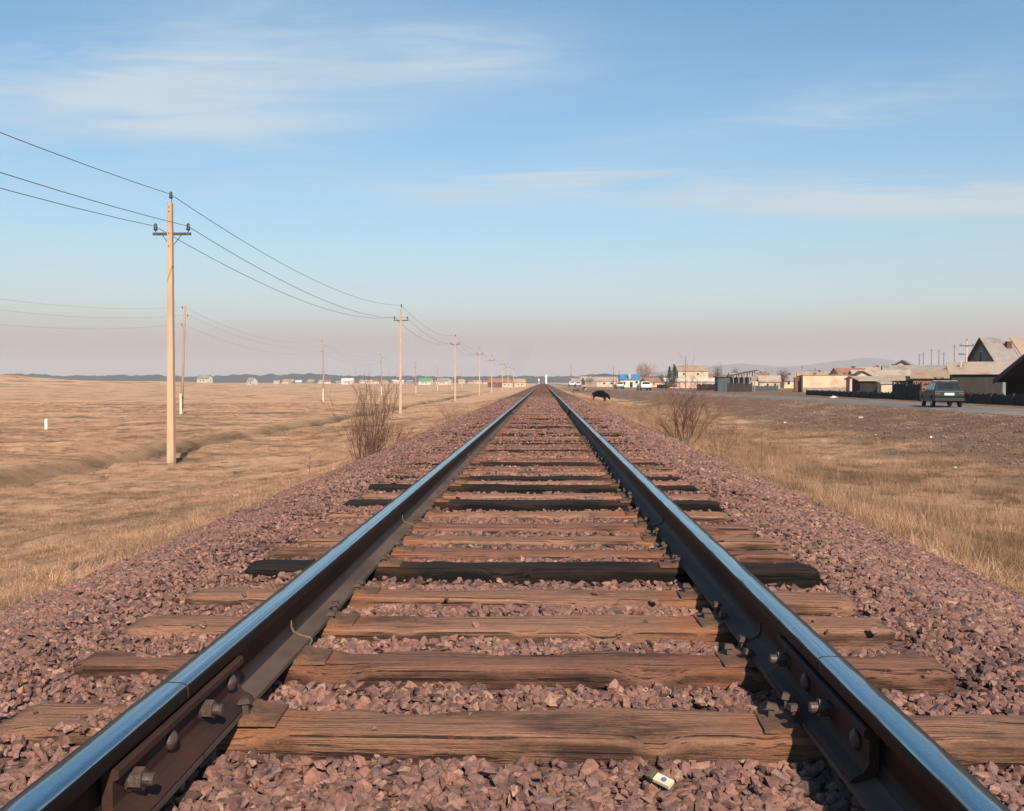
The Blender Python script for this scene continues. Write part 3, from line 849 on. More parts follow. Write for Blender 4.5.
# ---- fishplates and bolts at the first three joints of each rail
M['fish'] = mat('fishplate_rust', (0.0482, 0.0180, 0.0115), (0.0273, 0.0114, 0.0086), 12, 0.75, 0.5, 60, stretch=(1, 0.4, 1), c3=(0.0177, 0.0092, 0.0076), s3=5, bdist=0.003)
M['nut'] = mat('oily_nut', (0.0780, 0.0510, 0.0384), (0.0390, 0.0276, 0.0228), 40, 0.5, 0.4, 90, spec=0.5)
FP = [(0.012, -0.0585), (0.033, -0.0475), (0.042, -0.0475), (0.046, -0.0520), (0.046, -0.0660), (0.034, -0.0720), (0.034, -0.1230), (0.046, -0.1420), (0.068, -0.1535), (0.074, -0.1600), (0.074, -0.1655), (0.040, -0.1575), (0.021, -0.1480), (0.013, -0.1370)]


def fishplate(side_sign):
    m = MB(); m.prism([(x * side_sign, z) for x, z in FP], 1, -0.40, 0.40); return m


def nut_mb():
    m = MB()
    m.tube([(0, 0, 0), (0.004, 0, 0)], [0.026, 0.026], 14)
    m.tube([(0.004, 0, 0), (0.030, 0, 0)], [0.0235, 0.0235], 6)
    m.tube([(0.030, 0, 0), (0.048, 0, 0), (0.051, 0, 0)], [0.0135, 0.0135, 0.011], 12)
    return m


def head_mb():
    m = MB()
    m.tube([(0, 0, 0), (0.006, 0, 0), (0.013, 0, 0), (0.017, 0, 0)], [0.024, 0.0235, 0.017, 0.007], 14)
    return m


o = fishplate(1).build('fishplate', M['fish'], bevel=0); fpm_p = o.data; bpy.data.objects.remove(o)
o = fishplate(-1).build('fishplate', M['fish'], bevel=0); fpm_n = o.data; bpy.data.objects.remove(o)
o = nut_mb().build('bolt', M['nut']); nut_me = o.data; bpy.data.objects.remove(o)
o = head_mb().build('bolt', M['nut'], smooth=True); head_me = o.data; bpy.data.objects.remove(o)
for side, J, rl in ((-1, JL, left_rail), (1, JR, right_rail)):
    for jn in (1, 2, 3):
        y = J[jn]; ox, oz = rail_off(side, y)
        for ss in (-1, 1):
            o = bpy.data.objects.new('fishplate', fpm_p if ss > 0 else fpm_n); COL.objects.link(o); o.parent = rl
            o.location = (side * 0.7975 + ox, y, oz)
            if jn > 2: continue
            for n_, dyb in enumerate((-0.32, -0.105, 0.105, 0.32)):
                isn = (n_ % 2 == 0) if ss == -side else (n_ % 2 == 1)
                if side > 0: isn = not isn if ss == -side else isn
                q = bpy.data.objects.new('bolt', nut_me if isn else head_me); COL.objects.link(q); q.parent = rl
                q.location = (side * 0.7975 + ox + ss * 0.0335, y + dyb, oz - 0.097); q.rotation_euler = (random.uniform(0, 1), 0, 0 if ss > 0 else math.pi)
                if ss < 0: q.rotation_euler = (random.uniform(0, 1), 0, math.pi)
# spring rail anchors clipped round the foot
M['anchor'] = mat('rail_anchor_steel', (0.1470, 0.0955, 0.0616), (0.0784, 0.0477, 0.0308), 30, 0.7, 0.3, 80)
for side, rl in ((-1, left_rail), (1, right_rail)):
    for y in (3.33, 6.0, 11.3):
        m = MB(); s = -side
        pts = [(s * 0.0125, -0.105), (s * 0.0125, -0.128), (s * 0.020, -0.1455), (s * 0.040, -0.1560), (s * 0.076, -0.1645), (s * 0.082, -0.173), (s * 0.078, -0.186), (s * 0.030, -0.188), (-s * 0.070, -0.188)]
        m.tube([(side * 0.7975 + x, y, z) for x, z in pts], [0.002, 0.004, 0.005, 0.005, 0.005, 0.005, 0.005, 0.005, 0.005], 6)
        m.build('rail_anchor', M['anchor'], rl, smooth=True)

# ------------------------------------------------------------------ dry grass
def grass_material(name, c1, c2, c3):
    m = bpy.data.materials.new(name); m.use_nodes = True
    t = m.node_tree; N = t.nodes; L = t.links.new; p = N['Principled BSDF']
    p.inputs['Roughness'].default_value = 0.75; p.inputs['Specular IOR Level'].default_value = 0.2
    oi = N.new('ShaderNodeObjectInfo'); cr = N.new('ShaderNodeValToRGB'); L(oi.outputs['Random'], cr.inputs[0])
    e = cr.color_ramp.elements; e[0].color = (*c1, 1); e[1].color = (*c2, 1); e[1].position = 0.6; q = e.new(1.0); q.color = (*c3, 1)
    at = N.new('ShaderNodeAttribute'); at.attribute_name = 'shade'
    hs = N.new('ShaderNodeHueSaturation'); mr_ = N.new('ShaderNodeMapRange'); L(at.outputs['Fac'], mr_.inputs[0]); mr_.inputs[3].default_value = 0.65; mr_.inputs[4].default_value = 1.3
    L(mr_.outputs[0], hs.inputs['Value'])
    pn = N.new('ShaderNodeTexNoise'); pn.inputs['Scale'].default_value = 0.75; pn.inputs['Detail'].default_value = 5; L(oi.outputs['Location'], pn.inputs[0])
    pr = N.new('ShaderNodeMapRange'); L(pn.outputs[0], pr.inputs[0]); pr.inputs[1].default_value = 0.47; pr.inputs[2].default_value = 0.64; pr.inputs[4].default_value = 0.85
    px_ = N.new('ShaderNodeMix'); px_.data_type = 'RGBA'; L(pr.outputs[0], px_.inputs[0]); L(cr.outputs[0], px_.inputs[6]); px_.inputs[7].default_value = (0.135, 0.088, 0.050, 1)
    sx = N.new('ShaderNodeSeparateXYZ'); L(oi.outputs['Location'], sx.inputs[0])
    rs = N.new('ShaderNodeMapRange'); L(sx.outputs[0], rs.inputs[0]); rs.inputs[1].default_value = 3.0; rs.inputs[2].default_value = 5.0; rs.inputs[3].default_value = 0.0; rs.inputs[4].default_value = 0.055
    sb = N.new('ShaderNodeMath'); sb.operation = 'ADD'; L(pn.outputs[0], sb.inputs[0]); L(rs.outputs[0], sb.inputs[1]); L(sb.outputs[0], pr.inputs[0])
    L(px_.outputs[2], hs.inputs['Color']); L(hs.outputs[0], p.inputs['Base Color'])
    tr = N.new('ShaderNodeBsdfTranslucent'); L(hs.outputs[0], tr.inputs[0]); mx = N.new('ShaderNodeMixShader'); mx.inputs[0].default_value = 0.3
    L(p.outputs[0], mx.inputs[1]); L(tr.outputs[0], mx.inputs[2]); L(mx.outputs[0], N['Material Output'].inputs[0])
    return m


M['grass'] = grass_material('dry_grass', (0.65, 0.415, 0.265), (0.43, 0.250, 0.147), (0.24, 0.138, 0.079))
protos = bpy.data.collections.new('grass_clump_shapes')          # not linked to the scene: only scattered as ground cover


def clump(nblades, rad, h0, h1, lean0, lean1, w, seg=3):
    V, F, A = [], [], []
    for _ in range(nblades):
        a = random.uniform(0, 2 * math.pi); r = rad * math.sqrt(random.random())
        bx_, by_ = r * math.cos(a), r * math.sin(a)
        d = random.uniform(0, 2 * math.pi); ln = random.uniform(lean0, lean1); h = random.uniform(h0, h1); sh = random.random()
        wd = random.uniform(0.6, 1.3) * w; side = Vector((-math.sin(d), math.cos(d), 0))
        b = len(V); th = random.uniform(0, 0.3); p = Vector((bx_, by_, -0.015)); stp = h / seg
        for s in range(seg + 1):
            u = s / seg; hw = wd * (1 - u * 0.9) / 2
            V.append(p - side * hw); V.append(p + side * hw); A += [sh, sh]
            th += ln / seg * random.uniform(0.7, 1.3)
            p = p + Vector((math.cos(d) * math.sin(th), math.sin(d) * math.sin(th), math.cos(th))) * stp
        for s in range(seg): F.append((b + 2 * s, b + 2 * s + 1, b + 2 * s + 3, b + 2 * s + 2))
    me = np_mesh('clump', np.array([tuple(v) for v in V]), np.array(F), True)
    at_ = me.attributes.new('shade', 'FLOAT', 'POINT'); at_.data.foreach_set('value', np.array(A, np.float32))
    me.materials.append(M['grass'])
    o = bpy.data.objects.new('clump', me); protos.objects.link(o)
    return o


CL = []
for k in range(4): CL.append(clump(110, 0.24, 0.05, 0.14, 1.2, 2.5, 0.0045, 3))     # 0-3 matted short
for k in range(3): CL.append(clump(70, 0.22, 0.08, 0.24, 0.7, 2.0, 0.0042, 3))     # 4-6 medium
for k in range(3): CL.append(clump(34, 0.17, 0.20, 0.52, 0.25, 1.4, 0.0040, 4))     # 7-9 tall wispy
for k, o in enumerate(CL): o.name = 'clump_%02d' % k


def gn_scatter(name, pos, rot, scl, idx):
    me = bpy.data.meshes.new(name); me.vertices.add(len(pos)); me.vertices.foreach_set('co', pos.astype(np.float32).ravel())
    a = me.attributes.new('rot', 'FLOAT_VECTOR', 'POINT'); a.data.foreach_set('vector', rot.astype(np.float32).ravel())
    a = me.attributes.new('scl', 'FLOAT', 'POINT'); a.data.foreach_set('value', scl.astype(np.float32))
    a = me.attributes.new('idx', 'INT', 'POINT'); a.data.foreach_set('value', idx.astype(np.int32))
    o = bpy.data.objects.new(name, me); COL.objects.link(o)
    g = bpy.data.node_groups.new(name + '_scatter', 'GeometryNodeTree')
    g.interface.new_socket('Geometry', in_out='INPUT', socket_type='NodeSocketGeometry')
    g.interface.new_socket('Geometry', in_out='OUTPUT', socket_type='NodeSocketGeometry')
    N = g.nodes; L = g.links.new
    gi, go = N.new('NodeGroupInput'), N.new('NodeGroupOutput')
    iop = N.new('GeometryNodeInstanceOnPoints'); ci = N.new('GeometryNodeCollectionInfo')
    ci.inputs['Collection'].default_value = protos; ci.inputs['Separate Children'].default_value = True; ci.inputs['Reset Children'].default_value = True

    def na(nm, ty):
        n = N.new('GeometryNodeInputNamedAttribute'); n.data_type = ty; n.inputs['Name'].default_value = nm
        return [s_ for s_ in n.outputs if s_.enabled and s_.name == 'Attribute'][0]
    L(gi.outputs[0], iop.inputs['Points']); L(ci.outputs[0], iop.inputs['Instance']); iop.inputs['Pick Instance'].default_value = True
    L(na('idx', 'INT'), iop.inputs['Instance Index'])
    er = N.new('FunctionNodeEulerToRotation'); L(na('rot', 'FLOAT_VECTOR'), er.inputs[0]); L(er.outputs[0], iop.inputs['Rotation'])
    L(na('scl', 'FLOAT'), iop.inputs['Scale']); L(iop.outputs[0], go.inputs[0])
    md = o.modifiers.new('scatter', 'NODES'); md.node_group = g
    return o


def band(y0, y1, side, dens):
    if side < 0: xa, xb = -(0.60 * y1 + 4), -3.05
    else: xa, xb = 3.05, min(0.56 * y1 + 4, 22.0)
    n = int((y1 - y0) * (xb - xa) * dens)
    x = rng.uniform(xa, xb, n); y = rng.uniform(y0, y1, n)
    k = (np.abs(x) < 0.60 * y + 4)
    if side > 0: k &= x < road_c(y) - 3.9
    return x[k], y[k]


gxs, gys = [], []
for y0, y1, d in ((2.5, 8, 60), (8, 15, 52), (15, 30, 34), (30, 60, 18), (60, 130, 6)):
    for s in (-1, 1):
        a, b = band(y0, y1, s, d); gxs.append(a); gys.append(b)
gx_, gy_ = np.concatenate(gxs), np.concatenate(gys)
soil = soil_mask(gx_, gy_)
pt = fbm(gx_ / 2.2, gy_ / 2.2, 51, 4) + 0.5 * fbm(gx_ / 0.8, gy_ / 0.8, 52, 3)
ax_ = np.abs(gx_)
keep = rng.uniform(0, 1, len(gx_)) < np.where(gx_ > 0, (1 - 0.93 * soil) * (0.35 + 0.65 * sst(-0.12, 0.12, pt)), 0.45 + 0.55 * sst(-0.15, 0.1, pt))
keep &= ~((gx_ > -18.0) & (gx_ < -15.0) & (rng.uniform(0, 1, len(gx_)) < 0.6))
edge = sst(3.05, 3.7, ax_ + 0.6 * fbm(gy_ / 0.9, np.sign(gx_) * 4, 53, 3))
keep &= rng.uniform(0, 1, len(gx_)) < edge
gx_, gy_, pt, soil = gx_[keep], gy_[keep], pt[keep], soil[keep]
n = len(gx_)
u = rng.uniform(0, 1, n)
typ = np.where(gx_ < -4.6, np.where(u < 0.93, 0, np.where(u < 0.99, 1, 2)), np.where(gx_ < 0, np.where(u < 0.80, 0, np.where(u < 0.95, 1, 2)), np.where(u < 0.42, 0, np.where(u < np.where(gx_ < 7.5, 0.70, 0.84), 1, np.where(pt > -0.04, 2, 1)))))
typ = np.where((gx_ > 0) & (soil > 0.4), 0, typ)
idx = np.where(typ == 0, rng.integers(0, 4, n), np.where(typ == 1, rng.integers(4, 7, n), rng.integers(7, 10, n)))
scl = rng.uniform(0.65, 1.25, n) * (1 + 0.25 * sst(20, 70, gy_)) * np.where((np.abs(gx_ - 6.6) < 4) & (np.abs(gy_ - 116) < 9), 0.5, 1.0) * np.where(gx_ < 0, 0.85, 1.0)
gzv = np.where(ax_[keep] < 3.5, np.maximum(ground_z(gx_, gy_), ballast_z(gx_, gy_) - 0.02), ground_z(gx_, gy_))
rot = np.stack([rng.normal(0, 0.12, n), rng.normal(0, 0.12, n), rng.uniform(0, 6.28, n)], 1)
grass = gn_scatter('dry_grass', np.stack([gx_, gy_, gzv], 1), rot, scl, idx)
tag(grass, 'dry golden grass covering the field and both verges of the track', 'grass', kind='stuff')

# clods on the road bank
M['clod'] = mat('soil_clod', (0.175, 0.108, 0.076), (0.115, 0.074, 0.053), 8, 0.95, 0.6, 30, c3=(0.26, 0.20, 0.16), s3=0.35)
n = 26000
cy = 22 + (130 - 22) * rng.beta(1.0, 1.6, n); cx = road_c(cy) - 3.9 - 10.5 * rng.beta(1.0, 1.6, n)
k = (soil_mask(cx, cy) > rng.uniform(0.1, 0.9, n)) & (np.abs(cx) < 0.58 * cy + 3)
cx, cy = cx[k], cy[k]; cr_ = 0.018 + 0.085 * rng.beta(1.1, 4.5, len(cx))
clods = scatter_mesh('soil_clods', np.stack([cx, cy, ground_z(cx, cy) + cr_ * 0.2], 1), cr_, rng.uniform(0, 1, len(cx)), M['clod'])
tag(clods, 'brown clods of earth strewn on the bank below the road', 'clods', kind='stuff')

# ------------------------------------------------------------------ poles and wires
M['concrete'] = mat('pole_concrete', (0.4346, 0.3110, 0.2120), (0.3802, 0.2651, 0.1767), 3, 0.9, 0.5, 30, stretch=(3, 3, 0.5), lo=0.3, hi=0.7, c3=(0.3259, 0.2262, 0.1555), s3=0.8)
M['concrete_white'] = mat('stub_concrete', (0.60, 0.52, 0.42), (0.50, 0.42, 0.33), 3, 0.9, 0.3, 40)
M['pole_wood'] = mat('pole_wood', (0.34, 0.235, 0.165), (0.25, 0.17, 0.12), 4, 0.9, 0.4, 20, stretch=(3, 3, 0.2))
M['arm'] = mat('galvanised_arm', (0.0690, 0.0750, 0.0630), (0.0450, 0.0480, 0.0420), 10, 0.7, 0.2, 50)
M['porcelain'] = mat('insulator', (0.0275, 0.0325, 0.0375), (0.0175, 0.0200, 0.0225), 10, 0.3, spec=0.5)
M['wire'] = mat('wire', (0.075, 0.075, 0.078), (0.05, 0.05, 0.05), 10, 0.6)


def insulator_mb(c, s=1.0):
    m = MB(); x, y, z = c
    m.tube([(x, y, z + h * s) for h in (0, .02, .05, .06, .10, .11, .15, .18, .20)], [r * s for r in (.03, .055, .06, .035, .055, .03, .045, .04, .015)], 10)
    return m


PH = 9.25


def concrete_pole(loc, rz, label, group, lean=(0, 0)):
    t = empty('power_pole', loc, rz, label, 'power pole', group)
    t.rotation_euler = (lean[0], lean[1], rz)
    m = MB(); m.box((0, 0, PH / 2 - 0.5), (0.25, 0.27, PH + 1), taper=(0.64, 0.64)); m.build('shaft', M['concrete'], t, bevel=0.02)
    za = PH - 1.02
    MB().box((0, 0.15, za), (1.30, 0.085, 0.085)).build('crossarm', M['arm'], t)
    for s in (-1, 1):
        MB().tube([(s * 0.33, 0.15, za - 0.03), (s * 0.07, 0.11, za - 0.38)], 0.013, 5).build('brace', M['arm'], t)
        i_ = insulator_mb((s * 0.56, 0.15, za + 0.11), 1.25).build('insulator', M['porcelain'], t, smooth=True)
        MB().tube([(s * 0.56, 0.15, za + 0.04), (s * 0.56, 0.15, za + 0.13)], 0.014, 6).build('pin', M['arm'], i_)
    MB().tube([(0.06, -0.05, PH - 0.15), (0.075, -0.05, PH + 0.10), (0.05, -0.05, PH + 0.16)], 0.014, 6).build('top_pin', M['arm'], t)
    insulator_mb((0.05, -0.05, PH + 0.13), 1.2).build('insulator', M['porcelain'], t, smooth=True)
    for zz in (PH - 0.14, PH - 0.3, PH - 1.02, PH - 1.45):
        MB().tube([(-0.01, -0.075 - 0.005 * (PH - zz), zz), (-0.01, -0.115 - 0.012 * (PH - zz), zz)], 0.016, 6).build('bolt', M['arm'], t)
    return t


ORD = ['nearest', 'second', 'third', 'fourth', 'fifth', 'sixth', 'seventh', 'eighth', 'ninth', 'tenth', 'eleventh', 'twelfth']
pole_pts = []
yk = -19.7
for k in range(-1, 8):
    y = 33.9 + 53.4 * k + (0, -0.5, -0.8, 0.5, 0.3, -0.6, 0.4, 0, 0, 0, 0, 0)[k + 1]
    x = (-12.6, -12.50, -12.3, -12.35, -12.3, -12.6, -12.2, -12.3, -12.1, -12.2, -12.2, -12.2)[k + 1]
    z = gz(x, y) - (0.42 if k == 0 else 0.13)
    pole_pts.append((x, y, z))
    if k < 0: continue
    lab = 'tall pale concrete power pole nearest the camera, beside the ditch' if k == 0 else '%s pale concrete power pole of the row left of the track, counting from the nearest' % ORD[k]
    pass
    concrete_pole((x, y, z), random.uniform(-.03, .03), lab, 'concrete power poles left of the track', (random.uniform(-.004, .004), random.uniform(-.004, .006)))


def wire_obj(pts, sag, r, name, label, group, n=18):
    m = MB(); P = []
    for a, b in zip(pts[:-1], pts[1:]):
        for q in range(n):
            u_ = q / n; v = Vector(a).lerp(Vector(b), u_); v.z -= sag * 4 * u_ * (1 - u_); P.append(v)
    P.append(Vector(pts[-1]))
    m.tube(P, r, 4)
    o = m.build(name, M['wire'], smooth=True); tag(o, label, 'wire', group); return o


for dx_, hz_, nm, sg in ((0.05, PH + 0.28, 'topmost overhead wire of the concrete poles left of the track', 0.95), (-0.56, PH - 0.76, 'lower left overhead wire on the concrete poles crossarms', 1.05), (0.56, PH - 0.76, 'lower right overhead wire on the concrete poles crossarms', 1.0)):
    wire_obj([(x + dx_, y + (-0.05 if dx_ == 0.05 else 0.15), z + hz_) for x, y, z in pole_pts[:8]], sg, 0.011, 'overhead_wire', nm, 'wires of the near power line')


def wood_pole(loc, lean, h, label, group, stub=1.9):
    t = empty('utility_pole', loc, 0, label, 'utility pole', group)
    sx = math.tan(lean)
    MB().tube([(0.0 + sx * (z_ - 0.3), 0, z_) for z_ in (0.45, h * 0.4, h * 0.75, h)], [0.13, 0.115, 0.10, 0.085], 8).build('shaft', M['pole_wood'], t, smooth=True)
    MB().box((0.02, -0.22, stub / 2 - 0.3), (0.20, 0.20, stub + 0.6), taper=(0.85, 0.85)).build('concrete_stub', M['concrete_white'], t, bevel=0.015)
    for zb in (0.75, 1.55):
        MB().box((sx * zb + 0.01, -0.11, zb), (0.27, 0.36, 0.045)).build('wire_binding', M['arm'], t)
    for k, (s, zz) in enumerate(((-1, h - 0.28), (1, h - 1.0), (-1, h - 1.8))):
        bx_ = sx * zz
        hk = MB().tube([(bx_, 0, zz), (bx_ + s * 0.22, 0, zz - 0.02), (bx_ + s * 0.26, 0, zz + 0.06)], 0.015, 5).build('hook', M['arm'], t)
        insulator_mb((bx_ + s * 0.26, 0, zz + 0.04), 0.9).build('insulator', M['porcelain'], hk, smooth=True)
    return t


wp = [(-32.2, 31, 0, 0)]
for k, (y, px_, h, ln) in enumerate(((88, 181.5, 9.7, 0.042), (146, 323.5, 9.0, 0.0), (203, 381.5, 8.6, 0.0), (258, 416.0, 8.4, -0.01), (318, 437.5, 8.0, 0.0), (385, 452.0, 8.0, 0.0), (450, 462, 7.6, 0.0))):
    x = X(px_, y); z = gz(x, y)
    lab = ('leaning wooden utility pole on a white concrete stub, nearest of the field line' if k == 0 else '%s wooden utility pole on a concrete stub in the field, counting from the leaning one' % ORD[k])
    wood_pole((x, y, z), ln, h, lab, 'wooden utility poles in the field')
    wp.append((x, y, z, h, math.tan(ln)))
a0 = wp[1]
wp[0] = (-32.2, 31, a0[2], 8.9, 0)
for s, dz_, nm in ((-1, 0.28, 'upper faint wire of the wooden pole line in the field'), (1, 1.0, 'middle faint wire of the wooden pole line in the field'), (-1, 1.8, 'lowest faint wire of the wooden pole line in the field')):
    wire_obj([(x + s * 0.26 + tl * (h - dz_), y, z + h - dz_ + 0.2) for x, y, z, h, tl in wp[:5]], 1.35, 0.006, 'overhead_wire', nm, 'wires of the far power line')

# white marker post in the field
M['white'] = mat('white_paint', (0.74, 0.70, 0.64), (0.64, 0.60, 0.54), 6, 0.8)
D = 60.5; x = X(46, D)
t = empty('marker_post', (x, D, gz(x, D)), 0.1, 'short white marker post standing alone in the left field', 'marker post')
MB().box((0, 0, 0.2), (0.15, 0.15, 0.80)).build('post', M['white'], t, bevel=0.01)
MB().prism([(-0.075, 0.60), (0.075, 0.60), (0, 0.68)], 1, -0.075, 0.075).build('cap', M['white'], t)
# tall white post and a small white post at the far end of the line
D = 620; x = X(546.2, D); t = empty('white_tower', (x, D, gz(x, D)), 0, 'slim white tower at the vanishing point right of the rails', 'tower')
MB().box((0, 0, 2.6), (1.0, 1.0, 6.0), taper=(0.9, 0.9)).build('shaft', M['white'], t); MB().box((0, 0, 5.8), (1.6, 1.6, 0.3)).build('cap', M['concrete_white'], t)
D = 480; x = X(541.0, D); t = empty('signal_post', (-1.9, D, gz(-1.9, D)), 0, 'small white signal post at the far end of the left rail', 'signal post')
MB().tube([(0, 0, -0.2), (0, 0, 2.6)], 0.12, 8).build('post', M['white'], t); MB().box((0, -0.05, 2.3), (0.5, 0.3, 1.1)).build('signal_head', M['white'], t)

# ------------------------------------------------------------------ bare bushes
M['twig'] = mat('bush_bark', (0.135, 0.062, 0.045), (0.080, 0.040, 0.031), 12, 0.85, 0.3, 40, stretch=(1, 1, 0.3))
M['twig_tip'] = mat('bush_twig', (0.205, 0.088, 0.060), (0.125, 0.058, 0.042), 12, 0.85)


def grow(mb_main, mb_twig, p, d, length, r, depth, spread, rnd, up=0.15):
    segs = 4; pts = [p]; rr = [r]; cur = Vector(p); dd = Vector(d)
    for s in range(segs):
        dd = (dd + Vector((rnd.gauss(0, .10), rnd.gauss(0, .10), rnd.gauss(up * 0.4, .06)))).normalized()
        cur = cur + dd * length / segs; pts.append(cur.copy()); rr.append(max(0.0012, r * (1 - 0.6 * (s + 1) / segs)))
    (mb_main if depth > 1 else mb_twig).tube(pts, rr, 5 if depth > 1 else 3, caps=False)
    if depth <= 0: return
    for q in range(rnd.randint(2, 4)):
        b = rnd.randint(1, segs); a = rnd.uniform(0, 6.28); sp_ = spread * rnd.uniform(0.6, 1.2)
        side = Vector((math.cos(a), math.sin(a), rnd.uniform(-0.1, 0.5)))
        grow(mb_main, mb_twig, pts[b], (dd + side * sp_).normalized(), length * rnd.uniform(0.45, 0.8), max(0.0022, rr[b] * 0.8), depth - 1, spread, rnd, up)


def bush(loc, label, stems, h, spread0, seed, r0=0.012, depth=3, lean=None, spread=0.6, group='bare bushes beside the ballast', name='bare_bush', up=0.15):
    rnd = random.Random(seed); t = empty(name, loc, 0, label, 'bush', group)
    a, b = MB(), MB()
    for s in range(stems):
        an = rnd.uniform(0, 6.28); sp_ = rnd.uniform(0.05, 1) ** 0.6 * spread0
        d = Vector((math.cos(an) * sp_ + (lean or 0), math.sin(an) * sp_, 1)).normalized()
        grow(a, b, Vector((math.cos(an) * 0.10 * rnd.random() * stems / 8, math.sin(an) * 0.10 * rnd.random() * stems / 8, -0.05)), d, h * rnd.uniform(0.45, 0.75), r0 * rnd.uniform(0.6, 1.2), depth, spread, rnd, up)
    a.build('stems', M['twig'], t, smooth=True); b.build('twigs', M['twig_tip'], t, smooth=True)
    return t


x = -3.12; y = 18.0
bush((x, y, float(ballast_z(x, y)) - 0.02), 'large upright bare bush beside the ballast left of the rails', 22, 1.12, 0.40, 3, 0.0062, 3, 0.04, 0.34)
bush((-3.42, 19.3, gz(-3.42, 19.3)), 'low tangled bare bush close behind the large one left of the rails', 20, 0.75, 1.1, 5, 0.005, 3, 0.25, 0.5)
bush((-3.5, 23.5, gz(-3.5, 23.5)), 'small scrubby bare bush farther along the left ballast edge', 16, 0.7, 1.1, 8, 0.005, 2, 0.1, 0.6)
x = 3.75; y = 26.0
bush((x, y, gz(x, y)), 'wide spreading bare bush beside the ballast right of the rails', 13, 1.75, 1.05, 12, 0.015, 4, 0.05, 0.8, up=0.05)
bush((4.45, 24.9, gz(4.45, 24.9)), 'smaller bare bush at the right foot of the wide spreading one', 9, 0.95, 1.2, 14, 0.008, 3, 0.15, 0.7)
bush((-4.05, 45, gz(-4.05, 45)), 'thin bare bush at the ballast edge below the third power pole', 10, 0.9, 0.9, 17, 0.007, 2, 0.0, 0.6)
bush((3.85, 62, gz(3.85, 62)), 'small dark bush on the right verge near the black cow', 9, 0.7, 1.0, 19, 0.008, 2, 0.0, 0.6)

# weed stalks
M['stalk'] = mat('weed_stalk', (0.20, 0.105, 0.062), (0.13, 0.07, 0.045), 20, 0.9)
for k, (px_, D, h, ln, lab) in enumerate(((878, 15.5, 0.62, -0.28, 'tall leaning dead weed stalk in the right grass'), (762, 22, 0.75, 0.0, 'thin upright dead weed stalk near the wide bush'), (908, 26, 0.6, 0.03, 'dead weed stalk standing below the road bank'), (972, 21, 0.5, 0.3, 'bent dead weed stalk near the right edge'), (309, 17.0, 0.45, 0.02, 'short dark weed stalk left of the large bush'))):
    x = X(px_, D); z = gz(x, D); rnd = random.Random(k)
    t = empty('weed_stalk', (x, D, z), 0, lab, 'weed', 'dead weed stalks')
    pts = [(ln * h * u_ * u_, 0.02 * u_, h * u_ - 0.03) for u_ in (0, .25, .5, .75, 1)]
    MB().tube(pts, [.007, .006, .006, .005, .003], 5).build('stem', M['stalk'], t)
    m = MB()
    for q in range(14):
        u_ = rnd.uniform(.5, 1); p = Vector((ln * h * u_ * u_, 0.02 * u_, h * u_)); d = Vector((rnd.uniform(-1, 1), rnd.uniform(-1, 1), 1.2)).normalized() * rnd.uniform(.03, .07)
        m.tube([p, p + d * .6, p + d], [.003, .008, .002], 4)
    m.build('seed_heads', M['stalk'], t)

# ------------------------------------------------------------------ litter
M['paper'] = mat('litter_paper', (0.5600, 0.4836, 0.3700), (0.4400, 0.3588, 0.2516), 20, 0.8, 0.2, 30)
M['print'] = mat('litter_print', (0.10, 0.12, 0.26), (0.07, 0.09, 0.2), 20, 0.7)
M['dark_print'] = mat('litter_dark', (0.10, 0.085, 0.05), (0.06, 0.05, 0.035), 20, 0.7)
D = 2.33; x = X(661, D)
t = empty('cigarette_packet', (x, D, -0.232), R(-38), 'crushed cream cardboard packet lying on the ballast between the rails', 'packet')
t.rotation_euler = (R(24), R(10), R(-38)); t.scale = (0.85, 0.85, 0.7)
MB().box((0.012, 0, 0), (0.055, 0.030, 0.014), taper=(0.96, 0.9)).build('box', M['paper'], t, bevel=0.002)
MB().box((-0.028, 0.001, 0.002), (0.020, 0.030, 0.012), rot=(0, R(-16), 0)).build('lid', M['dark_print'], t, bevel=0.002)
MB().tube([(0.014, 0, 0.0072), (0.014, 0, 0.0085)], 0.008, 12).build('emblem', M['print'], t)
M['black_bag'] = mat('black_bag', (0.016, 0.015, 0.015), (0.01, 0.01, 0.01), 10, 0.45, 0.3, 30, spec=0.4)


def crumple(name, loc, s, m, label, cat, group=None, flat=0.6, seed=0):
    bm = bmesh.new(); bmesh.ops.create_icosphere(bm, subdivisions=2, radius=1)
    for v in bm.verts:
        q = mnoise.noise(v.co * 1.7 + Vector((seed * 3.3, 0, 0))) + 0.5 * mnoise.noise(v.co * 4 + Vector((0, seed * 2.1, 0)))
        v.co = v.co * (1 + 0.55 * q)
        v.co.x *= s[0]; v.co.y *= s[1]; v.co.z *= s[2]
    me = bpy.data.meshes.new(name); bm.to_mesh(me); bm.free(); me.materials.append(m)
    o = bpy.data.objects.new(name, me); COL.objects.link(o); o.location = (loc[0], loc[1], loc[2] + s[2] * 0.6); o.rotation_euler = (0, 0, seed)
    tag(o, label, cat, group); return o


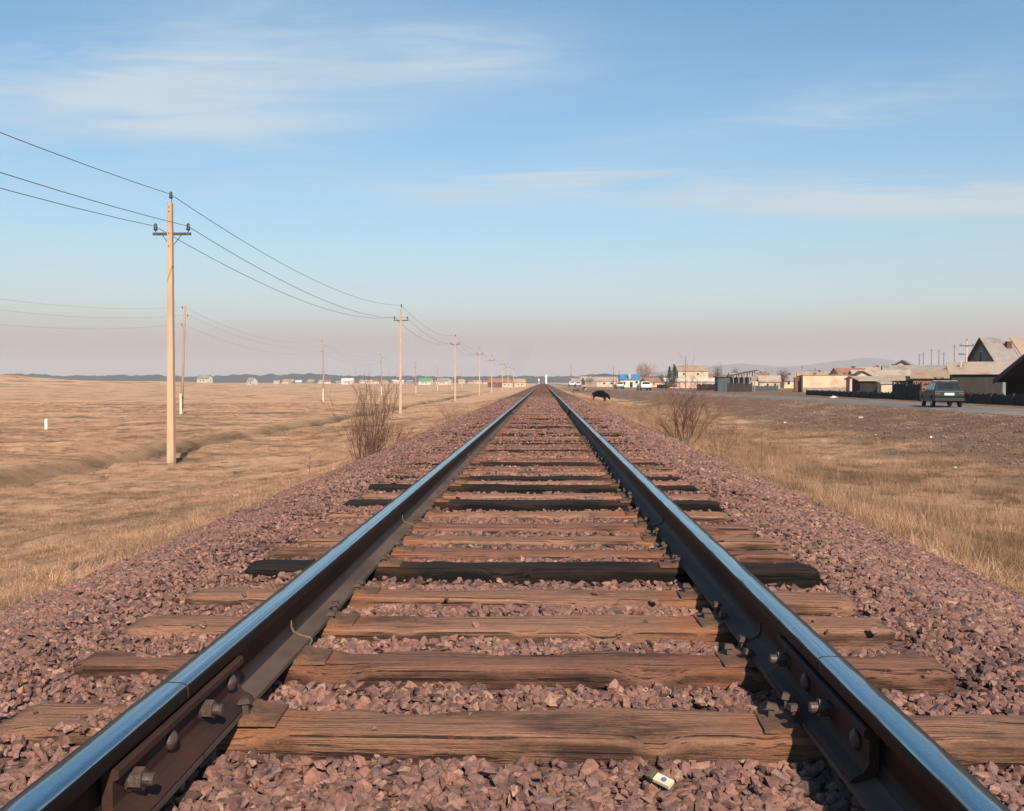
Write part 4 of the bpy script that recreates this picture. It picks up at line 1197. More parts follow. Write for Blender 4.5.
x, y = X(684, 24.5), 24.5
crumple('rubbish_bag', (x, y, gz(x, y)), (0.13, 0.13, 0.12), M['black_bag'], 'black rubbish bag lying under the wide bare bush', 'rubbish bag', seed=2)
M['scrap'] = mat('plastic_scrap', (0.66, 0.62, 0.58), (0.5, 0.46, 0.42), 8, 0.6)
M['blue_scrap'] = mat('blue_plastic_scrap', (0.28, 0.36, 0.40), (0.2, 0.26, 0.3), 8, 0.6)
for k, (px_, py_, h, sz, lab) in enumerate(((694, 449, 1.5, .05, 'pale scrap of litter just below the rubbish bag'), (861, 415.5, 1.9, .13, 'large white scrap of litter on the brown bank'), (785, 419.5, 2.2, .11, 'flat white scrap of litter at the foot of the bank'), (812, 441.5, 2.4, .09, 'bluish plastic scrap in the right grass'), (956, 457.5, 2.2, .07, 'cream scrap of litter in the grass toward the right edge'), (932, 429, 1.9, .10, 'long white scrap of litter on the bank'), (876, 426, 1.95, .06, 'small white scrap of litter below the large one'), (834, 397, 1.52, .35, 'long white bag by the far kerb of the road'), (236, 467 + 33, 2.35, .05, 'white scrap of litter in the left verge grass'), (935, 557, 1.72, .045, 'small pale scrap where the right ballast meets grass'))):
    D = h * 1000 / (py_ - 382); x = X(px_, D); z = gz(x, D)
    crumple('litter_scrap', (x, D, z), (sz, sz * .6, sz * .35), M['blue_scrap'] if k == 3 else M['scrap'], lab, 'litter', 'scraps of litter', seed=k + 5)

# ------------------------------------------------------------------ animals
def skin_body(name, joints, edges, m, loc, rz, label, cat, group=None, scale=1.0):
    me = bpy.data.meshes.new(name); me.from_pydata([tuple(Vector(j[0]) * scale) for j in joints], edges, [])
    o = bpy.data.objects.new(name, me); COL.objects.link(o)
    sk = o.modifiers.new('skin', 'SKIN'); sk.use_smooth_shade = True
    for k, j in enumerate(joints):
        me.skin_vertices[0].data[k].radius = (j[1] * scale, (j[2] if len(j) > 2 else j[1]) * scale)
    me.skin_vertices[0].data[0].use_root = True
    ss = o.modifiers.new('sub', 'SUBSURF'); ss.levels = 2; ss.render_levels = 2
    me.materials.append(m); o.location = loc; o.rotation_euler = (0, 0, rz)
    tag(o, label, cat, group); return o


def cattle(loc, rz, m, label, scale, group, head_down=True):
    J = [((0, 0, .84), .33, .40), ((-.38, 0, .88), .31, .37), ((-.66, 0, .91), .26, .31), ((.36, 0, .84), .32, .39), ((.62, 0, .88), .24, .31)]
    E = [(0, 1), (1, 2), (0, 3), (3, 4)]
    if head_down: hd = [((.84, 0, .74), .17, .21), ((.99, .0, .54), .14, .15), ((1.08, .0, .34), .10, .10), ((1.11, 0, .24), .08, .08)]
    else: hd = [((.86, 0, 1.0), .12, .15), ((1.04, 0, 1.06), .105, .11), ((1.2, 0, .98), .07, .075), ((1.3, 0, .93), .055, .06)]
    b = len(J); J += hd; E += [(4, b), (b, b + 1), (b + 1, b + 2), (b + 2, b + 3)]
    for s in (-1, 1):                                   # ears
        k = len(J); J.append(((J[b + 1][0][0] - .02, s * .17, J[b + 1][0][2] + .05), .025)); E.append((b + 1, k))
    for s, fx in ((-1, .50), (1, .56)):                 # front legs
        k = len(J); J += [((fx, s * .14, .62), .13), ((fx + .02, s * .14, .36), .08), ((fx - .01, s * .14, .10), .06), ((fx + .03, s * .14, .03), .065)]; E += [(4, k), (k, k + 1), (k + 1, k + 2), (k + 2, k + 3)]
    for s, fx in ((-1, -.58), (1, -.66)):               # hind legs
        k = len(J); J += [((fx, s * .15, .64), .17), ((fx - .11, s * .15, .40), .085), ((fx - .06, s * .15, .11), .06), ((fx - .02, s * .15, .03), .066)]; E += [(2, k), (k, k + 1), (k + 1, k + 2), (k + 2, k + 3)]
    k = len(J); J += [((-.86, 0, .92), .035), ((-.92, 0, .62), .022), ((-.92, 0, .36), .035)]; E += [(2, k), (k, k + 1), (k + 1, k + 2)]
    return skin_body('cow', J, E, m, loc, rz, label, 'cow', group, scale)


M['black_hide'] = mat('black_hide', (0.005, 0.0045, 0.0045), (0.003, 0.003, 0.003), 6, 0.9, 0.2, 30, spec=0.05)
M['brown_hide'] = mat('brown_hide', (0.13, 0.062, 0.038), (0.09, 0.045, 0.03), 6, 0.8)
M['pied_hide'] = mat('pied_hide', (0.03, 0.025, 0.022), (0.62, 0.58, 0.53), 2.2, 0.8, lo=0.5, hi=0.53, detail=2)
D = 116; x = X(600, D); cattle((x, D, gz(x, D)), R(-20), M['black_hide'], 'black cow grazing on the right verge beside the track', 1.06, 'cattle grazing by the track')
D = 232; x = X(575.8, D); cattle((x, D, gz(x, D)), R(25), M['brown_hide'], 'small far brown cow on the verge beyond the black one', 0.88, 'cattle grazing by the track')
D = 228; x = X(584.5, D); cattle((x, D, gz(x, D)), R(-70), M['pied_hide'], 'small far black and white cow beside the brown one', 0.86, 'cattle grazing by the track')

# ------------------------------------------------------------------ cars
M['glass'] = mat('car_glass', (0.0150, 0.0190, 0.0210), (0.0125, 0.0150, 0.0170), 3, 0.06, spec=0.6)
M['tyre'] = mat('tyre', (0.02, 0.02, 0.02), (0.014, 0.014, 0.014), 20, 0.85)
M['rim'] = mat('rim', (0.36, 0.36, 0.35), (0.26, 0.26, 0.26), 10, 0.45, metal=0.6)
M['lamp_red'] = mat('tail_lamp', (0.13, 0.03, 0.02), (0.1, 0.02, 0.015), 8, 0.25)
M['lamp_white'] = mat('head_lamp', (0.6, 0.6, 0.58), (0.5, 0.5, 0.5), 8, 0.2)
M['bumper'] = mat('bumper', (0.0225, 0.0225, 0.0225), (0.0150, 0.0150, 0.0150), 8, 0.6)
M['plate_white'] = mat('number_plate', (0.78, 0.77, 0.74), (0.72, 0.71, 0.68), 8, 0.5)
for nm, c in (('green_paint', (0.004, 0.020, 0.019)), ('white_car_paint', (0.72, 0.71, 0.69)), ('silver_paint', (0.42, 0.42, 0.42)), ('maroon_paint', (0.14, 0.03, 0.03))):
    M[nm] = mat(nm, c, tuple(v * 0.9 for v in c), 1.5, 0.42, spec=0.18)


def car(loc, rz, paint, label, group=None, rack=False):
    """boxy five-door hatchback, nose towards +y"""
    t = empty('car', loc, rz, label, 'car', group)
    w = 0.82
    side = [(-1.98, .36), (-2.0, .62), (-1.96, .90), (-1.90, .94), (0.62, .93), (1.0, .90), (1.88, .80), (2.0, .66), (2.02, .34), (1.62, .30), (1.60, .46), (1.48, .62), (1.28, .66), (1.08, .62), (.96, .46), (.94, .28), (-.92, .28), (-.94, .46), (-1.06, .62), (-1.26, .66), (-1.46, .62), (-1.58, .46), (-1.60, .32)]
    MB().prism(side, 0, -w, w).build('body', M[paint], t, bevel=0.035)
    # greenhouse: tapered
    bot = [(-1.90, .93), (0.66, .92)]; top = [(-1.60, 1.40), (-0.05, 1.41)]
    V = []
    for (y, z), ww in ((bot[0], .78), (bot[1], .78), (top[1], .62), (top[0], .62)):
        V += [(-ww, y, z), (ww, y, z)]
    m = MB(); m.add(V, [(0, 2, 4, 6), (1, 7, 5, 3), (6, 4, 5, 7), (0, 6, 7, 1), (2, 3, 5, 4), (0, 1, 3, 2)]); m.build('cabin', M[paint], t, bevel=0.03)

    def pane(pts, off): MB().add([Vector(p) + Vector(off) for p in pts] + [Vector(p) - Vector(off) * 0.4 for p in pts], [(0, 1, 2, 3), (7, 6, 5, 4), (0, 4, 5, 1), (1, 5, 6, 2), (2, 6, 7, 3), (3, 7, 4, 0)]).build('window', M['glass'], t)

    def lerp4(a, b, c, d, u0, u1, v0, v1):
        A, B, C, D_ = map(Vector, (a, b, c, d))
        f = lambda u_, v: (A.lerp(B, u_)).lerp(D_.lerp(C, u_), v)
        return [f(u0, v0), f(u1, v0), f(u1, v1), f(u0, v1)]
    for s in (-1, 1):
        q = ((s * .78, -1.90, .93), (s * .78, .66, .92), (s * .62, -.05, 1.41), (s * .62, -1.60, 1.40))
        for (u0, u1) in ((0.07, 0.30), (0.34, 0.62), (0.66, 0.93)): pane(lerp4(*q, u0, u1, 0.10, 0.88), (s * .008, 0, .003))
        MB().box((s * .90, .50, .98), (.14, .06, .10)).build('mirror', M['bumper'], t, bevel=0.01)
        for yy in (-0.72, 0.22): MB().box((s * (w + .006), yy, .80), (.02, .16, .03)).build('door_handle', M['bumper'], t)
        MB().box((s * (w + .004), 0.0, .55), (.018, 1.7, .06)).build('side_moulding', M['bumper'], t)
        MB().box((s * .64, -1.99, .72), (.30, .05, .13)).build('tail_light', M['lamp_red'], t, bevel=0.01)
        MB().box((s * .62, 1.99, .66), (.32, .05, .15)).build('headlight', M['lamp_white'], t, bevel=0.01)
        for yy in (-1.26, 1.28):
            wh = MB().tube([(s * .64, yy, .29), (s * .66, yy, .29), (s * .81, yy, .29), (s * .825, yy, .29)], [.26, .29, .29, .27], 20).build('tyre', M['tyre'], t)
            MB().tube([(s * .80, yy, .29), (s * .832, yy, .29)], [.185, .165], 14).build('rim', M['rim'], wh)
    pane(lerp4((-.78, -1.90, .93), (.78, -1.90, .93), (.62, -1.60, 1.40), (-.62, -1.60, 1.40), .08, .92, .12, .88), (0, -.008, .005))
    pane(lerp4((-.78, .66, .92), (.78, .66, .92), (.62, -.05, 1.41), (-.62, -.05, 1.41), .06, .94, .08, .92), (0, .006, .008))
    MB().box((0, -2.02, .42), (1.62, .12, .17)).build('bumper', M['bumper'], t, bevel=0.02)
    MB().box((0, 2.04, .42), (1.62, .12, .17)).build('bumper', M['bumper'], t, bevel=0.02)
    MB().box((0, -2.005, .73), (.52, .03, .125)).build('number_plate', M['plate_white'], t)
    MB().box((0, 2.015, .66), (.8, .03, .13)).build('grille', M['bumper'], t)
    if rack:
        for yy in (-1.3, -.4): MB().tube([(-.58, yy, 1.40), (-.58, yy, 1.47), (.58, yy, 1.47), (.58, yy, 1.40)], .018, 5).build('roof_bar', M['rim'], t)
    t.scale = (1.04, 1.0, 1.08)
    return t


D = 62.5; x = X(941.5, D); car((x, D, ROAD_Z + 0.045), R(-9), 'green_paint', 'dark green hatchback driving away on the road', 'cars on the road', True)
D = 180; x = X(644, D); car((x, D, ROAD_Z + 0.045), R(6), 'white_car_paint', 'white car on the road in front of the blue roofed shop', 'cars on the road').scale = (1.15, 1.05, 1.12)
D = 222; x = X(619, D); car((x, D, ROAD_Z + 0.045), R(4), 'silver_paint', 'small silver car farther down the road, behind the white one', 'cars on the road')
D = 345; x = X(566, D) + 2; car((x, D, ROAD_Z + 0.045), R(3), 'white_car_paint', 'tiny white car far down the road near the vanishing point', 'cars on the road').scale = (1.3, 1.1, 1.25)
D = 330; x = X(574.8, D) + 1; car((x, D, ROAD_Z + 0.045), R(3), 'silver_paint', 'tiny silver car far down the road right of the tiny white one', 'cars on the road')

# ------------------------------------------------------------------ buildings
def wallmat(nm, c, k=0.82, sc_=1.5, planks=False):
    M[nm] = mat(nm, c, tuple(v * k for v in c), sc_, 0.9, 0.3, 14, stretch=(4, 4, 0.4) if planks else (1, 1, 1), c3=tuple(v * 0.62 for v in c), s3=0.6)


for a in (('w_teal2', (0.030, 0.034, 0.037), .6, 2, True), ('w_dark', (0.040, 0.033, 0.030), .7, 2, True), ('w_black', (0.022, 0.019, 0.017), .7, 2, True), ('w_tan', (0.60, 0.42, 0.29)), ('w_peach', (0.55, 0.385, 0.285)), ('w_cream', (0.47, 0.37, 0.275)), ('w_redbrown', (0.22, 0.115, 0.085)),
          ('w_grey', (0.25, 0.215, 0.185), .8, 2, True), ('w_greengrey', (0.17, 0.20, 0.175)), ('w_white', (0.54, 0.49, 0.43)), ('w_brick', (0.15, 0.062, 0.050)), ('w_teal', (0.060, 0.085, 0.095), .7, 2, True), ('w_bluegrey', (0.19, 0.215, 0.235), .8, 2, True),
          ('r_pale', (0.36, 0.28, 0.215)), ('r_tan', (0.33, 0.235, 0.165)), ('r_grey', (0.25, 0.22, 0.195)), ('r_white', (0.58, 0.53, 0.475)), ('r_blue', (0.045, 0.17, 0.33)), ('r_dark', (0.085, 0.062, 0.060)), ('r_rust', (0.26, 0.125, 0.085)), ('r_green', (0.09, 0.26, 0.14)),
          ('green_door', (0.03, 0.20, 0.06)), ('pane', (0.025, 0.027, 0.03)), ('trim', (0.55, 0.48, 0.40)), ('purple_barge', (0.085, 0.045, 0.065))):
    wallmat(*a)


def gable_house(name, loc, rz, L_, W_, hw, hr, wall, roof, label, cat='house', group=None, windows=(), door=None, chimney=None, over=0.25, gablemat=None, barge=None):
    """ridge along local x; length L_, width W_ (y); -y is the front"""
    t = empty(name, loc, rz, label, cat, group)
    MB().prism([(-W_ / 2, -0.6), (W_ / 2, -0.6), (W_ / 2, hw), (0, hw + hr - 0.02), (-W_ / 2, hw)], 0, -L_ / 2, L_ / 2).build('wall', M[wall], t)
    rf = None; sl = hr / (W_ / 2)
    for s in (-1, 1):
        e = W_ / 2 + over; y0, z0, y1, z1 = s * e, hw - sl * over, 0, hw + hr
        r = MB().prism([(y0, z0 + .01), (y1, z1 + .01), (y1, z1 + .13), (y0, z0 + .12)], 0, -L_ / 2 - over, L_ / 2 + over).build('roof', M[roof], t)
        if s < 0: rf = r
        if barge:
            for q in (-1, 1):
                MB().prism([(y0, z0 - .12), (y1, z1 - .12), (y1, z1 + .15), (y0, z0 + .14)], 0, q * (L_ / 2 + over + .01), q * (L_ / 2 + over + .07)).build('bargeboard', M[barge], r)
    if chimney:
        cx_, cy_, ch = chimney
        c = MB().box((cx_, cy_, hw + hr * (1 - abs(cy_) / (W_ / 2)) + ch / 2 - .2), (.5, .5, ch + .4)).build('chimney', M['w_brick'], rf)
    for (face, u_, z, ww, hh) in windows: window(t, L_, W_, face, u_, z, ww, hh)
    if door: window(t, L_, W_, *door, nm='door')
    return t


def window(t, L_, W_, face, u_, z, ww, hh, nm='window', m='pane'):
    if face in 'fb':
        y = -W_ / 2 if face == 'f' else W_ / 2; s = -1 if face == 'f' else 1
        f = MB().box((u_, y + s * .02, z), (ww + .16, .06, hh + .16)).build(nm, M['trim'], t)
        MB().box((u_, y + s * .045, z), (ww, .04, hh)).build('pane', M[m], f)
    else:
        x = -L_ / 2 if face == 'l' else L_ / 2; s = -1 if face == 'l' else 1
        f = MB().box((x + s * .02, u_, z), (.06, ww + .16, hh + .16)).build(nm, M['trim'], t)
        MB().box((x + s * .045, u_, z), (.04, ww, hh)).build('pane', M[m], f)


def shed(name, loc, rz, L_, W_, hf, hb, wall, roof, label, cat='shed', group=None, windows=(), over=0.3):
    """single pitch: front (-y) height hf, back height hb"""
    t = empty(name, loc, rz, label, cat, group)
    MB().prism([(-W_ / 2, -0.6), (W_ / 2, -0.6), (W_ / 2, hb), (-W_ / 2, hf)], 0, -L_ / 2, L_ / 2).build('wall', M[wall], t)
    k = (hb - hf) / W_
    MB().prism([(-W_ / 2 - over, hf - k * over + .01), (W_ / 2 + over, hb + k * over + .01), (W_ / 2 + over, hb + k * over + .13), (-W_ / 2 - over, hf - k * over + .13)], 0, -L_ / 2 - over, L_ / 2 + over).build('roof', M[roof], t)
    for (face, u_, z, ww, hh) in windows: window(t, L_, W_, face, u_, z, ww, hh)
    return t


def at(px_, D): x_ = X(px_, D); return (x_, D, gz(x_, D))


GB = ROAD_Z
# black open barn at the right edge: gable looks at the road
t = empty('barn', (33.4, 67.9, gz(33.4, 67.9)), 0, 'black open fronted barn with steep gable at the right edge', 'barn')
MB().box((3.2, 5.6, 0.7), (6.0, .2, 2.6)).build('wall', M['w_black'], t); MB().box((3.2, -5.6, 0.7), (6.0, .2, 2.6)).build('wall', M['w_black'], t)
MB().prism([(-5.7, -.6), (5.7, -.6), (5.7, 1.62), (0, 3.72), (-5.7, 1.62)], 0, 5.9, 6.15).build('wall', M['w_black'], t)
for s in (-1, 1):
    r = MB().prism([(s * 6.0, 1.53), (0, 3.76), (0, 3.92), (s * 6.0, 1.69)], 0, -.5, 6.4).build('roof', M['r_dark'], t)
    MB().prism([(s * 6.05, 1.40), (0, 3.62), (0, 3.97), (s * 6.05, 1.74)], 0, -.58, -.52).build('bargeboard', M['purple_barge'], r)
MB().box((0.02, 1.2, 0.55), (.12, .16, 2.9)).build('post', M['w_dark'], t)
MB().box((0.0, -3.4, 1.1), (.12, .35, 3.6)).build('post', M['green_door'], t)
MB().box((0.6, 2.8, 0.0), (.5, 2.6, .9)).build('manger', M['w_grey'], t)
# plank shed with pale roof
p = at(983, 86); shed('plank_shed', (p[0], 87.5, p[2]), R(-19), 3.9, 3.6, 2.22, 3.1, 'w_dark', 'r_pale', 'dark plank shed with pale sloping roof between green car and barn', 'shed')
# steep gabled house behind, with a second roof section
p = at(982, 105)
t = gable_house('gabled_house', (p[0] + 1.2, 105, p[2]), 0, 2.4, 8.4, 3.0, 3.05, 'w_greengrey', 'r_grey', 'tall steep gabled house with grey green gable behind the plank shed', 'house', windows=(('l', .3, 4.2, .5, 1.1),), chimney=(0.8, -1.4, .7), over=.3, barge='purple_barge')
gable_house('gabled_house', (p[0] + 7.9, 105, p[2]), 0, 10.4, 8.6, 2.95, 3.05, 'w_cream', 'r_tan', 'house with tan roof joined to the tall grey gabled one, cut by the right edge', 'house', over=.25, barge='r_dark', chimney=(2.6, 0.2, .6))
# red-brown long shed and the dark shed in front
p = at(941, 108); shed('long_shed', (p[0], 110, p[2]), R(-21), 4.1, 4.0, 1.95, 2.75, 'w_redbrown', 'r_tan', 'long red brown shed with tan roof behind the green car', 'shed')
p = at(909, 112); shed('dark_shed', (p[0], 113, p[2]), R(-18), 3.3, 3.4, 1.70, 2.15, 'w_teal', 'r_pale', 'dark shed with pale roof and a lit door, left of the green car', 'shed', windows=(('f', -1.0, 1.0, .35, 1.1), ('f', 1.2, .95, 1.1, .9)))
p = at(884, 108); t = shed('kiosk', (p[0], 107.5, p[2]), 0, 1.35, 1.3, 1.35, 1.5, 'w_cream', 'r_pale', 'small cream kiosk in front of the low dark shed', 'kiosk', over=.15)
p = at(872, 118); shed('low_shed', (p[0], 119, p[2]), 0, 3.1, 3, 1.7, 2.1, 'w_black', 'r_pale', 'low black shed with pale roof right of the long tan wall', 'shed')
p = at(863, 132); gable_house('small_house', (p[0], 133, p[2]), R(80), 4.0, 3.2, 2.0, .9, 'w_peach', 'r_dark', 'small peach hut with dark gabled roof at the end of the tan wall', 'hut', windows=(('l', 0.2, 1.4, .5, .6),))
p = at(884, 155); gable_house('low_house', (p[0], 157, p[2]), R(-5), 8.5, 5, 2.2, 1.1, 'w_peach', 'r_pale', 'pale low house behind the kiosk', 'house', windows=(('f', -2, 1.5, .8, .8), ('f', 1, 1.5, .8, .8)))
p = at(908, 172); gable_house('attic_house', (p[0], 174, p[2]), R(64), 5, 7.4, 2.9, 2.3, 'w_peach', 'r_grey', 'peach house with an attic gable and dark window on the skyline', 'house', windows=(('l', .0, 3.6, .6, .8),), barge='r_dark')
p = at(926, 165); gable_house('far_house', (p[0], 167, p[2]), R(-12), 12, 6, 2.3, 1.9, 'w_tan', 'r_grey', 'grey roofed house behind the red brown shed', 'house')
p = at(958, 160); gable_house('white_gable_house', (p[0], 162, p[2]), R(80), 5, 5, 2.7, 1.4, 'w_white', 'r_rust', 'white gabled house between the utility pole and the grey roof', 'house')
# long tan wall building
p = at(831, 150); t = shed('tan_building', (p[0], 152.2, p[2]), R(-3), 7.9, 4, 2.45, 2.25, 'w_tan', 'r_grey', 'long bright tan flat roofed building beside the road', 'building', over=.08)
MB().box((0, -2.03, .72), (7.7, .06, .12)).build('ledge', M['w_peach'], t); MB().box((0, -2.05, .3), (7.8, .08, .6)).build('plinth', M['w_grey'], t)
for u_ in (-1.8, 2.6): MB().box((u_, 0, 2.6), (.35, .35, .6)).build('chimney', M['w_brick'], t)
p = at(838.5, 215); gable_house('red_gable_house', (p[0], 217, p[2]), R(86), 4, 3.4, 2.7, 1.3, 'w_white', 'r_rust', 'tiny white house with red gable above the tan building', 'house', windows=(('l', .45, 3.0, .4, .6), ('l', -.45, 3.0, .4, .6)))
for px_, lab in ((795.8, 'left dark brick gatepost beside the tan building'), (802.0, 'right dark brick gatepost beside the tan building')):
    p = at(px_, 152); t = empty('brick_gatepost', p, 0, lab, 'gatepost', 'brick gateposts')
    MB().box((0, 0, .8), (.55, .5, 2.7)).build('pillar', M['w_brick'], t, bevel=.02); MB().box((0, 0, 2.2), (.65, .6, .12)).build('cap', M['w_redbrown'], t)
p = at(798.8, 153); t = empty('gate', p, 0, 'dark boarded gate hung between the two brick gateposts', 'gate'); MB().box((0, 0, .85), (.9, .06, 1.7)).build('board_leaf', M['w_brick'], t); MB().box((0, -.05, 1.3), (.9, .05, .1)).build('rail', M['w_dark'], t)
p = at(771, 232); gable_house('small_far_house', (p[0], 234, p[2]), R(-8), 4.6, 4.5, 1.7, 1.25, 'w_cream', 'r_pale', 'small cream house with pale roof left of the gateposts', 'house', windows=(('f', -.5, .95, .5, .6), ('f', 1.2, .95, .5, .6)))
# slanted shelter
D = 168; x0, x1 = X(716, D), X(754, D); xm = (x0 + x1) / 2; z0 = gz(xm, D)
t = empty('shelter', (xm, D, z0), 0, 'open shelter with roof slanting up to the right on posts', 'shelter')
hx = (x1 - x0) / 2
MB().box((-hx + 1.05, 0, .95), (2.05, 3, 2.9)).build('cabin', M['w_teal'], t)
MB().prism([(-hx - .2, 2.42), (-hx + 2.2, 2.55), (hx + .3, 3.42), (hx + .3, 3.56), (-hx + 2.2, 2.70), (-hx - .2, 2.56)], 1, -1.9, 1.9).build('roof', M['r_dark'], t)
for k in range(5):
    xx = -hx + 2.6 + k * (2 * hx - 2.8) / 4; zz = 2.6 + (xx + hx - 2.2) * .86 / (2 * hx - 1.9)
    MB().box((xx, -1.4, zz / 2 - .2), (.13, .13, zz + .36)).build('post', M['w_grey'], t)
    MB().box((xx + .2, 1.4, zz / 2 - .2), (.13, .13, zz + .36)).build('post', M['w_grey'], t)
MB().box((0.9, 1.5, 1.2), (2 * hx - 2.2, .06, 2.3)).build('back_wall', M['w_grey'], t)
# two-tier pale building
D = 255; p = at(694, D)
t = gable_house('two_tier_building', (p[0], D + 5, p[2]), 0, 7.6, 7, 4.4, 1.3, 'w_cream', 'r_tan', 'large two tier pale building with long white lower roof', 'building', windows=(('f', 1.2, 3.6, .5, .5), ('f', -2.4, 3.6, .5, .5)))
MB().box((-.4, -4.6, .75), (13.2, 3.4, 2.2)).build('annexe', M['w_peach'], t)
MB().prism([(-6.6, 1.65), (-2.6, 2.45), (-2.6, 2.62), (-6.6, 1.80)], 0, -7.6, 6.2).build('lower_roof', M['r_white'], t)
MB().box((-5.0, -2.9, 2.6), (1.8, 1.5, .9)).build('dormer', M['w_cream'], t)
# shop with a blue roof, peach building
D = 295; p = at(630, D)
t = gable_house('blue_roof_shop', (p[0], D + 3, p[2]), 0, 5.6, 5, 2.2, 1.5, 'w_white', 'r_blue', 'white shop with a bright blue roof at the roadside', 'shop', windows=(('f', 2.0, 1.5, .7, .6), ('f', -1.6, 1.1, .6, .8)), door=('f', 0.4, .7, .8, 1.6), over=.2)
MB().box((-.1, -2.2, 3.1), (.7, 1.2, 1.6)).build('dormer', M['w_cream'], t)
D = 330; p = at(608, D); gable_house('peach_building', (p[0], D + 4, p[2]), R(-4), 6.8, 6, 1.9, 1.2, 'w_peach', 'r_pale', 'low peach building left of the blue roofed shop', 'building', windows=(('f', -1, 1.1, .7, .6), ('f', 1.4, 1.1, .7, .6)))
D = 310; p = at(652, D); gable_house('brown_cottage', (p[0], D + 4, p[2]), R(20), 5, 4.5, 1.6, 1.2, 'w_peach', 'r_rust', 'small brown roofed cottage right of the blue roofed shop', 'house', windows=(('f', 0, 1, .6, .6),))


for k, (px_, D, rz_, L_, W_, hw_, hr_, w_, r_, lab) in enumerate((
        (742, 262, .2, 7, 5, 2.2, 1.6, 'w_peach', 'r_grey', 'low peach house seen through the open shelter'),
        (757, 285, -.3, 6, 5, 2.3, 1.7, 'w_grey', 'r_rust', 'grey house with rusty roof left of the small cream house'),
        (787, 255, .4, 5, 4.5, 1.9, 1.4, 'w_tan', 'r_grey', 'small tan house left of the brick gateposts'),
        (815, 240, -.2, 8, 5, 2.4, 1.5, 'w_grey', 'r_tan', 'tan roofed house peeping over the tan building'),
        (849, 200, .15, 6, 5, 2.6, 1.6, 'w_cream', 'r_rust', 'cream house with rusty roof right of the red gable'),
        (872, 205, -.3, 7, 5, 2.7, 1.7, 'w_tan', 'r_pale', 'pale roofed house behind the peach hut'),
        (890, 230, .3, 8, 5.5, 3.2, 1.9, 'w_peach', 'r_grey', 'grey roofed house left of the attic gable'),
        (704, 330, .2, 7, 5, 2.4, 1.8, 'w_tan', 'r_rust', 'far rusty roofed house right of the two tier building'),
        (726, 300, -.2, 6, 5, 2.2, 1.5, 'w_cream', 'r_grey', 'far cream house between the two round bare trees'))):
    p = at(px_, D); gable_house('village_house', p, rz_, L_, W_, hw_, hr_, w_, r_, lab, 'house', 'village houses beyond the road', windows=(('f', -1.2, 1.3, .7, .7), ('f', 1.2, 1.3, .7, .7)), chimney=(1.0, 0.3, .7))
# board fences
def fence(a, b, h, m, label, pitch=0.16):
    a, b = Vector(a), Vector(b); L_ = (b - a).length; rz = math.atan2(b.y - a.y, b.x - a.x)
    t = empty('board_fence', (a.x, a.y, gz((a.x + b.x) / 2, (a.y + b.y) / 2)), rz, label, 'fence', 'board fences along the road'); rnd = random.Random(int(L_ * 100))
    npan = max(1, int(L_ / 3.0)); pw = L_ / npan
    for q in range(npan + 1): MB().box((q * pw, .06, h / 2 - .2), (.12, .12, h + .5)).build('post', M['w_dark'], t)
    for q in range(npan):
        mbp = MB(); u_ = q * pw + .02
        while u_ < (q + 1) * pw - .05:
            hh = h * rnd.uniform(.84, 1.06); mbp.box((u_ + pitch * .45, rnd.uniform(-.01, .01), hh / 2 - .05), (pitch * .88, .025, hh + .1), rot=(0, rnd.uniform(-.02, .02), 0)); u_ += pitch
        for zr in (.25, .75): mbp.box(((q + .5) * pw, .04, h * zr), (pw, .04, .08))
        mbp.build('board_panel', M[m], t)
    return t


fence((31.6, 58, 0), (31.4, 84, 0), 0.78, 'w_teal2', 'low black board fence along the road right of the green car')
fence((31.6, 84.3, 0), (31.6, 91, 0), 1.5, 'w_teal2', 'tall dark board fence left of the green car')
fence((31.6, 91.3, 0), (31.2, 119, 0), 0.62, 'w_teal2', 'low dark fence along the road in front of the kiosk and tan building')
fence((X(728, 158), 158, 0), (X(752, 162), 162, 0), 1.4, 'w_dark', 'dark fence in front of the open shelter')
fence((X(753, 176), 176, 0), (X(778, 180), 180, 0), 0.9, 'w_teal', 'low bluish fence right of the open shelter')
fence((X(697, 190), 190, 0), (X(716, 186), 186, 0), 1.25, 'w_dark', 'dark fence left of the open shelter')
fence((X(657, 250), 250, 0), (X(668, 247), 247, 0), 0.9, 'w_dark', 'short dark fence right of the white car')

# poles on the right
M['pole_grey'] = mat('grey_pole_wood', (0.17, 0.13, 0.11), (0.12, 0.095, 0.08), 4, 0.9)
def plain_pole(px_, D, top, label, group, arm=False, m='pole_wood', r=.11):
    p_ = at(px_, D); h = Z(top, D) - p_[2]
    t = empty('utility_pole', p_, 0, label, 'utility pole', group)
    MB().tube([(0, 0, -.3), (0, 0, h * .5), (0, 0, h)], [r, r * .85, r * .7], 8).build('shaft', M[m], t, smooth=True)
    if arm:
        MB().box((0, -.12, h - .6), (1.5, .09, .1)).build('crossarm', M['arm'], t)
        MB().box((-.55, -.12, h - 1.45), (.6, .1, .12)).build('lower_arm', M['arm'], t)
        for s in (-.6, 0, .6): insulator_mb((s, -.12, h - .55 if s else h - .05), .9).build('insulator', M['porcelain'], t, smooth=True)
    else:
        MB().tube([(-.3, 0, h - .35), (.3, 0, h - .35)], .03, 5).build('cross_bar', M['arm'], t)
    return t


